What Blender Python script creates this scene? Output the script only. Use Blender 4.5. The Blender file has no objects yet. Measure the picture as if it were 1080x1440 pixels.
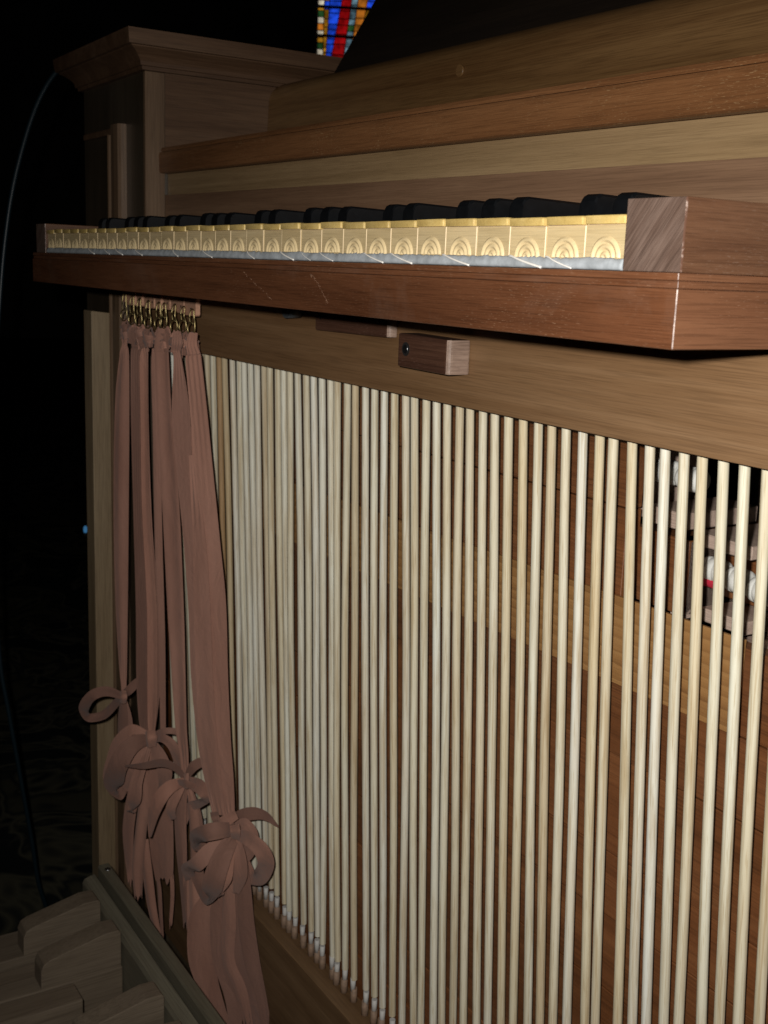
import bpy, bmesh, math, random
from mathutils import Vector, Matrix, Euler
random.seed(11)
scene = bpy.context.scene
col = scene.collection
ZO = 0.85                      # keyboard height above the floor, metres; the tables below are in millimetres from the key tops
def W(x, y, z): return Vector((x/1000, y/1000, z/1000+ZO))

# ---------------------------------------------------------------- camera, world, flash, exposure
cam_d = bpy.data.cameras.new('camera'); cam = bpy.data.objects.new('camera', cam_d); col.objects.link(cam)
cam.location = W(322.22659, -305.36166, -19.70994)
cam.rotation_euler = Euler((1.36201476, -0.03826399, 1.01557821), 'XYZ')
cam_d.sensor_fit = 'HORIZONTAL'; cam_d.sensor_width = 36; cam_d.lens = 36*1613.148/1080
cam_d.clip_start = 0.01; cam_d.clip_end = 100
scene.camera = cam
cam_d.dof.use_dof = True; cam_d.dof.focus_distance = 0.60; cam_d.dof.aperture_fstop = 40      # small compact-camera aperture, about 1.3 mm
world = bpy.data.worlds.new('World'); scene.world = world; world.use_nodes = True
world.node_tree.nodes['Background'].inputs[0].default_value = (0.5, 0.6, 0.8, 1)
world.node_tree.nodes['Background'].inputs[1].default_value = 0.0004       # the dark church interior
CR = cam.rotation_euler.to_matrix()
fl_d = bpy.data.lights.new('flash', 'SPOT'); flash = bpy.data.objects.new('flash', fl_d); col.objects.link(flash)
flash.location = cam.location + CR @ Vector((-0.022, 0.022, 0.0))         # the built-in flash beside the lens
flash.rotation_euler = (CR @ Euler((math.radians(-1.0), math.radians(-5.0), 0)).to_matrix()).to_euler()
fl_d.energy = 19.2; fl_d.color = (1.0, 0.98, 0.94); fl_d.spot_size = math.radians(95); fl_d.spot_blend = 1.0
fl_d.shadow_soft_size = 0.006
vs = scene.view_settings; vs.view_transform = 'Standard'; vs.look = 'None'; vs.gamma = 1; vs.exposure = 0.0
vs.use_curve_mapping = False

# ---------------------------------------------------------------- helpers
WLOC = {}
def tag(o, label=None, cat=None, group=None, kind=None):
    if label: o['label'] = label
    if cat: o['category'] = cat
    if group: o['group'] = group
    if kind: o['kind'] = kind
    return o
def empty(name, p, label=None, cat=None, group=None, parent=None):
    o = bpy.data.objects.new(name, None); col.objects.link(o); o.empty_display_size = 0.02
    w = W(*p); WLOC[o.name] = w
    if parent: o.parent = parent; o.location = w - WLOC[parent.name]
    else: o.location = w
    return tag(o, label, cat, group)
def mk(name, bm, mats, parent=None, smooth=False, angle=None):
    """bm is in world millimetres; the object's origin goes to the middle of its bounds"""
    for v in bm.verts: v.co = W(*v.co)
    lo = Vector([min(v.co[i] for v in bm.verts) for i in range(3)]); hi = Vector([max(v.co[i] for v in bm.verts) for i in range(3)])
    c = (lo+hi)/2
    for v in bm.verts: v.co -= c
    me = bpy.data.meshes.new(name); bm.to_mesh(me); bm.free()
    for m in (mats if isinstance(mats, (list, tuple)) else [mats]): me.materials.append(m)
    if smooth:
        for p in me.polygons: p.use_smooth = True
    o = bpy.data.objects.new(name, me); col.objects.link(o); WLOC[o.name] = c
    if parent: o.parent = parent; o.location = c - WLOC[parent.name]
    else: o.location = c
    if smooth and angle:
        me.set_sharp_from_angle(angle=math.radians(angle))
    return o
def clone(src, name, p, parent=None):
    """another object on the same mesh data, its middle at p (mm)"""
    o = bpy.data.objects.new(name, src.data); col.objects.link(o); w = W(*p); WLOC[o.name] = w
    if parent: o.parent = parent; o.location = w - WLOC[parent.name]
    else: o.location = w
    return o
def box(x0, x1, y0, y1, z0, z1, bev=0.4, seg=1, wear=0, bm=None):
    b = bmesh.new()
    vs_ = [b.verts.new(p) for p in ((x0,y0,z0),(x1,y0,z0),(x1,y1,z0),(x0,y1,z0),(x0,y0,z1),(x1,y0,z1),(x1,y1,z1),(x0,y1,z1))]
    for f in ((0,3,2,1),(4,5,6,7),(0,1,5,4),(1,2,6,5),(2,3,7,6),(3,0,4,7)): b.faces.new([vs_[i] for i in f])
    if bev: bmesh.ops.bevel(b, geom=b.edges[:]+b.verts[:], offset=bev, segments=seg, profile=0.6, affect='EDGES', material=(1 if wear else -1), clamp_overlap=True)
    if bm is not None: join(bm, b); return bm
    return b
def join(a, b):
    m = {}
    for v in b.verts: m[v] = a.verts.new(v.co)
    for f in b.faces:
        nf = a.faces.new([m[v] for v in f.verts]); nf.material_index = f.material_index; nf.smooth = f.smooth
    b.free(); return a
def prism_x(prof, x0, x1, bev=0, wear=0, shear=None):
    """closed (y, z) outline swept along x"""
    b = bmesh.new(); n = len(prof)
    A = [b.verts.new((x0, y, z)) for y, z in prof]; B = [b.verts.new((x1, y, z)) for y, z in prof]
    for i in range(n): b.faces.new((A[i], A[(i+1)%n], B[(i+1)%n], B[i]))
    b.faces.new(A[::-1]); b.faces.new(B)
    bmesh.ops.recalc_face_normals(b, faces=b.faces[:])
    if bev: bmesh.ops.bevel(b, geom=b.edges[:]+b.verts[:], offset=bev, segments=2, profile=0.6, affect='EDGES', material=(1 if wear else -1), clamp_overlap=True)
    if shear:
        for v in b.verts: v.co.z += shear(v.co.x)
    return b
def prism(poly, axis, a0, a1, bev=0):
    """closed outline in the two other axes swept along axis 0, 1 or 2"""
    b = bmesh.new(); n = len(poly)
    def P(p, a):
        q = list(p); q.insert(axis, a); return q
    A = [b.verts.new(P(p, a0)) for p in poly]; B = [b.verts.new(P(p, a1)) for p in poly]
    for i in range(n): b.faces.new((A[i], A[(i+1)%n], B[(i+1)%n], B[i]))
    b.faces.new(A[::-1]); b.faces.new(B)
    bmesh.ops.recalc_face_normals(b, faces=b.faces[:])
    if bev: bmesh.ops.bevel(b, geom=b.edges[:]+b.verts[:], offset=bev, segments=2, profile=0.6, affect='EDGES', clamp_overlap=True)
    return b
def cyl(p0, p1, r0, r1=None, n=16, b=None, cap=True):
    b = b or bmesh.new(); r1 = r0 if r1 is None else r1
    p0 = Vector(p0); p1 = Vector(p1); d = (p1-p0).normalized()
    u = d.orthogonal().normalized(); w = d.cross(u)
    A = []; B = []
    for i in range(n):
        a = 2*math.pi*i/n; k = u*math.cos(a)+w*math.sin(a)
        A.append(b.verts.new(p0+k*r0)); B.append(b.verts.new(p1+k*r1))
    for i in range(n):
        f = b.faces.new((A[i], A[(i+1)%n], B[(i+1)%n], B[i])); f.smooth = True
    if cap: b.faces.new(A[::-1]); b.faces.new(B)
    return b
def spline(pts, k=6):
    P = [Vector(p) for p in pts]; out = []
    for i in range(len(P)-1):
        a = P[max(i-1,0)]; b = P[i]; c = P[i+1]; d = P[min(i+2,len(P)-1)]
        for j in range(k):
            t = j/k
            out.append(0.5*((2*b)+(c-a)*t+(2*a-5*b+4*c-d)*t*t+(3*b-a-3*c+d)*t*t*t))
    out.append(P[-1]); return out
def tube(pts, r, n=8, b=None, k=6):
    b = b or bmesh.new(); P = spline(pts, k); prev = None; u = None
    for i, p in enumerate(P):
        d = (P[min(i+1,len(P)-1)]-P[max(i-1,0)]).normalized()
        u = d.orthogonal().normalized() if u is None else (u-d*u.dot(d)).normalized()
        w = d.cross(u); ring = []
        for j in range(n):
            a = 2*math.pi*j/n; ring.append(b.verts.new(p+(u*math.cos(a)+w*math.sin(a))*r))
        if prev:
            for j in range(n):
                f = b.faces.new((prev[j], prev[(j+1)%n], ring[(j+1)%n], ring[j])); f.smooth = True
        else: b.faces.new(ring[::-1])
        prev = ring
    b.faces.new(prev); return b

# ---------------------------------------------------------------- materials
def lin(c):
    return tuple(((v/255)/12.92 if v/255 <= 0.04045 else ((v/255+0.055)/1.055)**2.4) for v in c)
def new_mat(name):
    m = bpy.data.materials.new(name); m.use_nodes = True; nt = m.node_tree; nt.nodes.clear()
    out = nt.nodes.new('ShaderNodeOutputMaterial'); p = nt.nodes.new('ShaderNodeBsdfPrincipled')
    nt.links.new(p.outputs[0], out.inputs[0]); return m, nt, p
def N(nt, t, **kw):
    n = nt.nodes.new(t)
    for k, v in kw.items():
        if k in n.inputs: n.inputs[k].default_value = v
        else: setattr(n, k, v)
    return n
def ramp(nt, fac, stops):
    r = nt.nodes.new('ShaderNodeValToRGB'); e = r.color_ramp.elements
    while len(e) < len(stops): e.new(0.5)
    for i, (pos, c) in enumerate(stops): e[i].position = pos; e[i].color = (*c, 1) if len(c) == 3 else c
    nt.links.new(fac, r.inputs[0]); return r.outputs[0]
def mix(nt, fac, a, b, mode='MIX'):
    n = nt.nodes.new('ShaderNodeMix'); n.data_type = 'RGBA'; n.blend_type = mode
    for sock, v in ((n.inputs[0], fac), (n.inputs[6], a), (n.inputs[7], b)):
        if isinstance(v, bpy.types.NodeSocket): nt.links.new(v, sock)
        elif isinstance(v, (int, float)): sock.default_value = v
        else: sock.default_value = (*v, 1)
    return n.outputs[2]
def math_(nt, op, a, b=None):
    n = nt.nodes.new('ShaderNodeMath'); n.operation = op
    for s, v in ((n.inputs[0], a), (n.inputs[1], b)):
        if v is None: continue
        if isinstance(v, bpy.types.NodeSocket): nt.links.new(v, s)
        else: s.default_value = v
    return n.outputs[0]
def coords(nt, rot=(0,0,0)):
    """object coordinates, shifted for each object so that no two boards share a figure"""
    tc = nt.nodes.new('ShaderNodeTexCoord'); oi = nt.nodes.new('ShaderNodeObjectInfo')
    mu = N(nt, 'ShaderNodeVectorMath', operation='SCALE'); mu.inputs[0].default_value = (13.1, 7.7, 19.3)
    nt.links.new(oi.outputs['Random'], mu.inputs[3])
    ad = N(nt, 'ShaderNodeVectorMath', operation='ADD'); nt.links.new(tc.outputs['Object'], ad.inputs[0]); nt.links.new(mu.outputs[0], ad.inputs[1])
    mp = nt.nodes.new('ShaderNodeMapping'); mp.inputs['Rotation'].default_value = rot; nt.links.new(ad.outputs[0], mp.inputs[0])
    return mp.outputs[0], oi.outputs['Random']
def scaled(nt, vec, s):
    mp = nt.nodes.new('ShaderNodeMapping'); mp.inputs['Scale'].default_value = s; nt.links.new(vec, mp.inputs[0]); return mp.outputs[0]
def wood(name, dark, mid, light, axis=0, fig=55, along=3.0, pore=520, pore_amt=0.45, rough=0.42, coat=0.0, rot=(0,0,0), contrast=1.0, flecks=None, spec=0.4, vary=0.0, rings=0.0, scuff=0.0, bump=0.25):
    m, nt, p = new_mat(name); v, rnd = coords(nt, rot)
    def S(al, ac):
        s = [ac, ac, ac]; s[axis] = al; return tuple(s)
    n1 = N(nt, 'ShaderNodeTexNoise', **{'Scale':1.0,'Detail':8.0,'Roughness':0.66,'Distortion':0.5}); nt.links.new(scaled(nt, v, S(along, fig)), n1.inputs['Vector'])
    n0 = N(nt, 'ShaderNodeTexNoise', **{'Scale':1.0,'Detail':3.0,'Roughness':0.5}); nt.links.new(scaled(nt, v, S(along*0.8, fig*0.22)), n0.inputs['Vector'])
    fac = math_(nt, 'ADD', math_(nt, 'MULTIPLY', n1.outputs[0], 0.65), math_(nt, 'MULTIPLY', n0.outputs[0], 0.35))
    if rings:
        wv = N(nt, 'ShaderNodeTexWave', **{'Scale':rings,'Distortion':5.0,'Detail':3.0,'Detail Scale':1.6}); wv.bands_direction = 'Z' if axis == 0 else 'X'; wv.wave_profile = 'SAW'
        nt.links.new(scaled(nt, v, S(0.12, 1.0)), wv.inputs['Vector'])
        fac = math_(nt, 'ADD', math_(nt, 'MULTIPLY', fac, 0.80), math_(nt, 'MULTIPLY', wv.outputs[0], 0.17))
    w = 0.17*contrast
    c = ramp(nt, fac, [(0.5-w, dark), (0.5, mid), (0.5+w, light)])
    n2 = N(nt, 'ShaderNodeTexNoise', **{'Scale':1.0,'Detail':3.0,'Roughness':0.65}); nt.links.new(scaled(nt, v, S(pore*0.05, pore*2.6)), n2.inputs['Vector'])
    pr = ramp(nt, n2.outputs[0], [(0.36, (0.34,0.31,0.29)), (0.54, (1,1,1))])
    c = mix(nt, pore_amt, c, mix(nt, 1.0, c, pr, 'MULTIPLY'))
    if vary:
        vr = ramp(nt, rnd, [(0, (1-vary,)*3), (1, (1+vary*0.6,)*3)]); c = mix(nt, 1.0, c, vr, 'MULTIPLY')
    if flecks:
        n3 = N(nt, 'ShaderNodeTexNoise', **{'Scale':1.0,'Detail':2.0,'Roughness':0.6,'Distortion':0.4}); nt.links.new(scaled(nt, v, S(300, 2400)), n3.inputs['Vector'])
        n4 = N(nt, 'ShaderNodeTexNoise', **{'Scale':22.0,'Detail':2.0}); nt.links.new(v, n4.inputs['Vector'])
        f3 = ramp(nt, n3.outputs[0], [(0.61, (0,0,0)), (0.70, (1,1,1))]); f4 = ramp(nt, n4.outputs[0], [(0.40, (0.15,)*3), (0.65, (1,1,1))])
        c = mix(nt, math_(nt, 'MULTIPLY', math_(nt, 'MULTIPLY', f3, f4), 0.55), c, flecks)
    rr = ramp(nt, n0.outputs[0], [(0.3, (rough*0.85,)*3), (0.7, (min(1,rough*1.2),)*3)])
    if scuff:
        n5 = N(nt, 'ShaderNodeTexNoise', **{'Scale':9.0,'Detail':6.0,'Roughness':0.7,'Distortion':0.5}); nt.links.new(v, n5.inputs['Vector'])
        f5 = ramp(nt, n5.outputs[0], [(0.52, (0,0,0)), (0.72, (1,1,1))])
        c = mix(nt, math_(nt, 'MULTIPLY', f5, scuff), c, (0.42,0.32,0.25))
    nt.links.new(c, p.inputs['Base Color']); nt.links.new(rr, p.inputs['Roughness'])
    p.inputs['Specular IOR Level'].default_value = spec
    if coat: p.inputs['Coat Weight'].default_value = coat; p.inputs['Coat Roughness'].default_value = 0.28
    bp = N(nt, 'ShaderNodeBump', **{'Strength':bump,'Distance':0.0006}); nt.links.new(n2.outputs[0], bp.inputs['Height']); nt.links.new(bp.outputs[0], p.inputs['Normal'])
    return m
def plain(name, c, rough=0.6, metal=0.0, noise=0.15, scale=300, bump=0.2, spec=0.4, dist=0.0006):
    m, nt, p = new_mat(name); v, rnd = coords(nt)
    n1 = N(nt, 'ShaderNodeTexNoise', **{'Scale':scale,'Detail':4.0,'Roughness':0.6}); nt.links.new(v, n1.inputs['Vector'])
    cc = ramp(nt, n1.outputs[0], [(0.3, tuple(x*(1-noise) for x in c)), (0.7, tuple(min(1,x*(1+noise)) for x in c))])
    nt.links.new(cc, p.inputs['Base Color']); p.inputs['Roughness'].default_value = rough; p.inputs['Metallic'].default_value = metal
    p.inputs['Specular IOR Level'].default_value = spec
    bp = N(nt, 'ShaderNodeBump', **{'Strength':bump,'Distance':dist}); nt.links.new(n1.outputs[0], bp.inputs['Height']); nt.links.new(bp.outputs[0], p.inputs['Normal'])
    return m
def rod_mat():
    m, nt, p = new_mat('rod ash'); v, rnd = coords(nt)
    base = ramp(nt, rnd, [(0.0, (0.73,0.70,0.57)), (0.18, (0.66,0.58,0.41)), (0.36, (0.76,0.75,0.65)), (0.52, (0.58,0.48,0.32)), (0.66, (0.74,0.71,0.58)), (0.82, (0.64,0.55,0.38)), (1.0, (0.77,0.76,0.68))])
    n1 = N(nt, 'ShaderNodeTexNoise', **{'Scale':1.0,'Detail':5.0,'Roughness':0.6,'Distortion':0.8}); nt.links.new(scaled(nt, v, (420,420,10)), n1.inputs['Vector'])
    n2 = N(nt, 'ShaderNodeTexNoise', **{'Scale':1.0,'Detail':3.0}); nt.links.new(scaled(nt, v, (60,60,7)), n2.inputs['Vector'])
    n3 = N(nt, 'ShaderNodeTexNoise', **{'Scale':1.0,'Detail':2.0}); nt.links.new(scaled(nt, v, (1500,1500,60)), n3.inputs['Vector'])
    g = ramp(nt, n1.outputs[0], [(0.36, (0.66,0.56,0.43)), (0.54, (1,1,1))])
    c = mix(nt, 0.70, base, mix(nt, 1.0, base, g, 'MULTIPLY'))
    t = ramp(nt, n2.outputs[0], [(0.42, (1,1,1)), (0.70, (0.90,0.80,0.66))]); c = mix(nt, 0.6, c, mix(nt, 1.0, c, t, 'MULTIPLY'))
    q = ramp(nt, n3.outputs[0], [(0.33, (0.72,0.64,0.52)), (0.45, (1,1,1))]); c = mix(nt, 0.55, c, mix(nt, 1.0, c, q, 'MULTIPLY'))
    nt.links.new(c, p.inputs['Base Color']); p.inputs['Roughness'].default_value = 0.62; p.inputs['Specular IOR Level'].default_value = 0.25
    bp = N(nt, 'ShaderNodeBump', **{'Strength':0.25,'Distance':0.0004}); nt.links.new(n1.outputs[0], bp.inputs['Height']); nt.links.new(bp.outputs[0], p.inputs['Normal'])
    return m
def ribbon_mat():
    m, nt, p = new_mat('dusty rose ribbon'); v, rnd = coords(nt)
    n1 = N(nt, 'ShaderNodeTexNoise', **{'Scale':1.0,'Detail':4.0}); nt.links.new(scaled(nt, v, (30,30,9)), n1.inputs['Vector'])
    c = ramp(nt, n1.outputs[0], [(0.3, (0.300,0.152,0.110)), (0.7, (0.385,0.205,0.152))])
    w1 = N(nt, 'ShaderNodeTexWave', **{'Scale':420.0,'Distortion':1.5,'Detail':1.0}); w1.bands_direction = 'Z'; nt.links.new(v, w1.inputs['Vector'])
    vr = ramp(nt, rnd, [(0, (0.62,0.62,0.62)), (0.45, (0.94,0.94,0.94)), (1, (1.18,1.13,1.09))]); c = mix(nt, 1.0, c, vr, 'MULTIPLY')
    n9 = N(nt, 'ShaderNodeTexNoise', **{'Scale':1.0,'Detail':5.0,'Roughness':0.65}); nt.links.new(scaled(nt, v, (260,260,5)), n9.inputs['Vector'])
    c = mix(nt, 0.05, c, mix(nt, 1.0, c, ramp(nt, n9.outputs[0], [(0.3, (0.66,0.64,0.64)), (0.6, (1.08,)*3)]), 'MULTIPLY'))
    c = mix(nt, 0.25, c, mix(nt, 1.0, c, ramp(nt, w1.outputs[0], [(0, (0.7,)*3), (1, (1.1,)*3)]), 'MULTIPLY'))
    nt.links.new(c, p.inputs['Base Color']); p.inputs['Roughness'].default_value = 0.8
    p.inputs['Sheen Weight'].default_value = 0.15; p.inputs['Specular IOR Level'].default_value = 0.2
    n5 = N(nt, 'ShaderNodeTexNoise', **{'Scale':1.0,'Detail':4.0,'Roughness':0.6,'Distortion':0.8}); nt.links.new(scaled(nt, v, (55,55,26)), n5.inputs['Vector'])
    b5 = N(nt, 'ShaderNodeBump', **{'Strength':0.35,'Distance':0.005}); nt.links.new(n5.outputs[0], b5.inputs['Height'])
    bp = N(nt, 'ShaderNodeBump', **{'Strength':0.3,'Distance':0.0004}); nt.links.new(w1.outputs[0], bp.inputs['Height']); nt.links.new(b5.outputs[0], bp.inputs['Normal']); nt.links.new(bp.outputs[0], p.inputs['Normal'])
    return m
M = {}
M['slip'] = wood('mahogany slip', (0.082,0.029,0.012), (0.148,0.056,0.024), (0.210,0.086,0.039), fig=40, pore=650, rough=0.40, coat=1.0, flecks=(0.34,0.20,0.12), scuff=0.10)
M['cheek'] = wood('walnut cheek', (0.072,0.030,0.015), (0.120,0.055,0.028), (0.175,0.088,0.047), axis=1, fig=170, along=5, pore=900, rough=0.45, contrast=1.1, flecks=(0.30,0.22,0.17))
M['endgrain'] = wood('walnut end grain', (0.080,0.046,0.032), (0.124,0.078,0.058), (0.168,0.112,0.086), axis=0, fig=650, along=50, pore=900, pore_amt=0.6, rough=0.6, rot=(0,math.radians(52),0), contrast=0.9)
def wear_mat():
    m, nt, p = new_mat('rubbed edge'); v, rnd = coords(nt)
    n1 = N(nt, 'ShaderNodeTexNoise', **{'Scale':130.0,'Detail':6.0,'Roughness':0.75}); nt.links.new(v, n1.inputs['Vector'])
    c = ramp(nt, n1.outputs[0], [(0.46, (0.10,0.045,0.026)), (0.60, (0.40,0.30,0.25))])
    nt.links.new(c, p.inputs['Base Color']); p.inputs['Roughness'].default_value = 0.5; return m
M['wear'] = wear_mat()
M['slip_side'] = wood('mahogany slip side', (0.115,0.047,0.022), (0.165,0.070,0.034), (0.215,0.098,0.049), axis=1, fig=60, pore=650, rough=0.36, coat=0.2, flecks=(0.34,0.20,0.13))
M['rail'] = wood('brown oak rail', (0.146,0.075,0.032), (0.206,0.112,0.051), (0.268,0.155,0.077), fig=110, along=2.6, pore=420, pore_amt=0.35, rough=0.5)
M['board_b'] = wood('pale walnut board', (0.205,0.126,0.058), (0.288,0.186,0.092), (0.365,0.245,0.128), fig=110, along=2.0, pore=600, pore_amt=0.3, rough=0.5)
M['board_a'] = wood('pinkish walnut board', (0.140,0.074,0.041), (0.205,0.115,0.065), (0.268,0.158,0.092), fig=90, along=2.4, pore=600, pore_amt=0.3, rough=0.5)
M['mould'] = wood('red brown moulding', (0.125,0.050,0.018), (0.190,0.080,0.030), (0.255,0.114,0.045), fig=60, pore=700, rough=0.42, flecks=(0.45,0.30,0.15))
M['slope'] = wood('sloping walnut board', (0.105,0.048,0.016), (0.200,0.106,0.040), (0.280,0.160,0.066), fig=60, along=1.6, pore=520, rough=0.40, contrast=0.9, rings=0)
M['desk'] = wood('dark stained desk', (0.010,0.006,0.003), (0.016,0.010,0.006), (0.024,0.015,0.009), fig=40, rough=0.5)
M['case'] = wood('walnut case', (0.066,0.032,0.016), (0.106,0.055,0.028), (0.152,0.085,0.046), axis=1, fig=70, pore=500, rough=0.5)
M['case_v'] = wood('walnut case upright', (0.118,0.068,0.037), (0.160,0.097,0.055), (0.210,0.135,0.080), axis=2, fig=60, pore=500, rough=0.5)
M['case_front_shaded'] = wood('varnished case front with painted shade', (0.040,0.028,0.014), (0.060,0.042,0.024), (0.085,0.060,0.036), axis=2, fig=60, pore=500, rough=0.5, coat=1.0)  # walnut darkened in its colour to imitate the shade of grazing light
M['post'] = wood('pale post', (0.220,0.150,0.082), (0.280,0.200,0.115), (0.335,0.248,0.150), axis=2, fig=50, pore=500, rough=0.55)
M['button'] = wood('dark walnut block', (0.040,0.017,0.011), (0.078,0.035,0.021), (0.122,0.060,0.037), fig=220, pore=600, rough=0.42, flecks=(0.26,0.16,0.12))
M['button_end'] = wood('block end grain', (0.200,0.130,0.095), (0.300,0.205,0.155), (0.380,0.270,0.205), axis=1, fig=150, along=30, pore=800, rough=0.6)
M['box'] = wood('boxwood key', (0.500,0.370,0.185), (0.580,0.440,0.235), (0.650,0.505,0.290), axis=0, fig=120, along=14, pore=700, pore_amt=0.22, rough=0.42, vary=0.10, contrast=1.2)
M['box_top'] = wood('boxwood key plate', (0.470,0.310,0.095), (0.570,0.400,0.135), (0.650,0.470,0.180), axis=1, fig=160, along=10, pore=700, pore_amt=0.2, rough=0.35, vary=0.14)
M['arcade'] = plain('carved boxwood', (0.610,0.470,0.260), 0.45, noise=0.08, scale=700, bump=0.05)
M['edge'] = plain('pale key edge', (0.66,0.50,0.30), 0.5, noise=0.1)
M['ebony'] = plain('ebony sharp', (0.0030,0.0034,0.0042), 0.45, noise=0.3, scale=200, bump=0.05, spec=0.35)
M['felt'] = plain('blue grey felt', (0.35,0.37,0.385), 0.95, noise=0.25, scale=160, bump=0.15, spec=0.05, dist=0.001)
M['thread'] = plain('white thread', (0.80,0.76,0.70), 0.8, noise=0.1)
M['rod'] = rod_mat()
M['rod_tan'] = wood('tan rod', (0.33,0.20,0.09), (0.43,0.27,0.13), (0.50,0.33,0.17), axis=2, fig=300, along=8, pore=1200, rough=0.6)
M['sleeve'] = plain('white sleeve', (0.52,0.50,0.47), 0.6, noise=0.12)
M['socket'] = plain('pale wooden socket', (0.26,0.17,0.115), 0.65, noise=0.2)
M['beam'] = wood('brown beam', (0.125,0.068,0.030), (0.180,0.102,0.048), (0.235,0.140,0.070), fig=50, pore=500, rough=0.5)
M['ribbon'] = ribbon_mat()
M['brass'] = plain('brass wire', (0.48,0.37,0.17), 0.45, metal=1.0, noise=0.1, bump=0.02)
M['leather'] = plain('tan pink leather', (0.50,0.27,0.17), 0.75, noise=0.14, scale=250)
M['dark'] = plain('dark hole', (0.012,0.010,0.009), 0.7)
M['steel'] = plain('dull steel', (0.30,0.30,0.31), 0.35, metal=1.0, noise=0.1)
M['back'] = wood('red brown plank', (0.110,0.038,0.011), (0.172,0.061,0.019), (0.232,0.092,0.031), fig=60, along=4, pore=420, rough=0.5, vary=0.22)
M['pine'] = wood('pine rail', (0.185,0.084,0.025), (0.285,0.142,0.046), (0.350,0.190,0.070), fig=30, along=5, pore=400, pore_amt=0.2, rough=0.55, rings=48)
M['pale'] = wood('pale bracket wood', (0.33,0.235,0.185), (0.42,0.31,0.25), (0.50,0.38,0.31), axis=0, fig=150, along=12, pore=800, rough=0.6)
M['white'] = plain('white bushing', (0.60,0.59,0.55), 0.7, noise=0.1, scale=1200)
M['red'] = plain('red felt', (0.42,0.012,0.035), 0.95, noise=0.2)
M['green'] = plain('dark green felt', (0.010,0.040,0.034), 0.95, noise=0.3)
M['pedal'] = wood('grey oak pedal', (0.140,0.104,0.070), (0.182,0.138,0.095), (0.225,0.174,0.122), axis=1, fig=60, along=5, pore=420, rough=0.6, vary=0.12)
M['pedal_rail'] = wood('grey green rail', (0.125,0.108,0.072), (0.172,0.150,0.104), (0.220,0.195,0.138), fig=50, along=3, pore=420, rough=0.6)
M['cable'] = plain('blue black cable', (0.006,0.014,0.019), 0.40, noise=0.1, bump=0.02)
RODS=[(1.6,23.9),(-10.6,11.7),(-22.9,0.3),(-35.2,-7.4),(-47.0,-25.9),(-59.2,-36.1),(-71.5,-47.9),(-81.8,-59.4),(-94.0,-70.0),(-106.6,-87.0),(-117.5,-95.9),(-129.7,-111.9),(-143.1,-123.9),(-155.9,-136.5),(-167.4,-148.2),(-180.3,-163.0),(-193.6,-174.2),(-206.8,-189.1),(-217.2,-199.9),(-230.4,-215.4),(-241.2,-227.0),(-254.0,-241.0),(-265.9,-250.8),(-277.4,-266.6),(-290.6,-276.4),(-301.2,-291.1),(-315.2,-304.3),(-327.7,-318.1),(-339.7,-329.9),(-352.2,-342.4),(-364.2,-360.7),(-375.9,-374.7),(-389.1,-386.4),(-400.0,-394.9),(-414.5,-411.4),(-425.8,-420.5),(-437.7,-431.6),(-451.2,-445.1),(-464.0,-460.1),(-474.7,-471.1),(-485.5,-479.0),(-498.8,-494.5),(-509.4,-505.3),(-522.9,-516.1),(-534.5,-529.7),(-546.3,-540.3),(-556.5,-551.9),(-570.3,-565.2),(-585.3,-582.1),(-598.4,-593.5),(-610.3,-604.7),(-622.6,-618.3),(-632.8,-627.8),(-645.1,-640.5),(-657.4,-655.1),(-669.7,-665.0),(-682.0,-678.0),(-694.3,-691.4),(-706.6,-704.8),(-718.9,-714.2),(-731.2,-728.0)]
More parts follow.
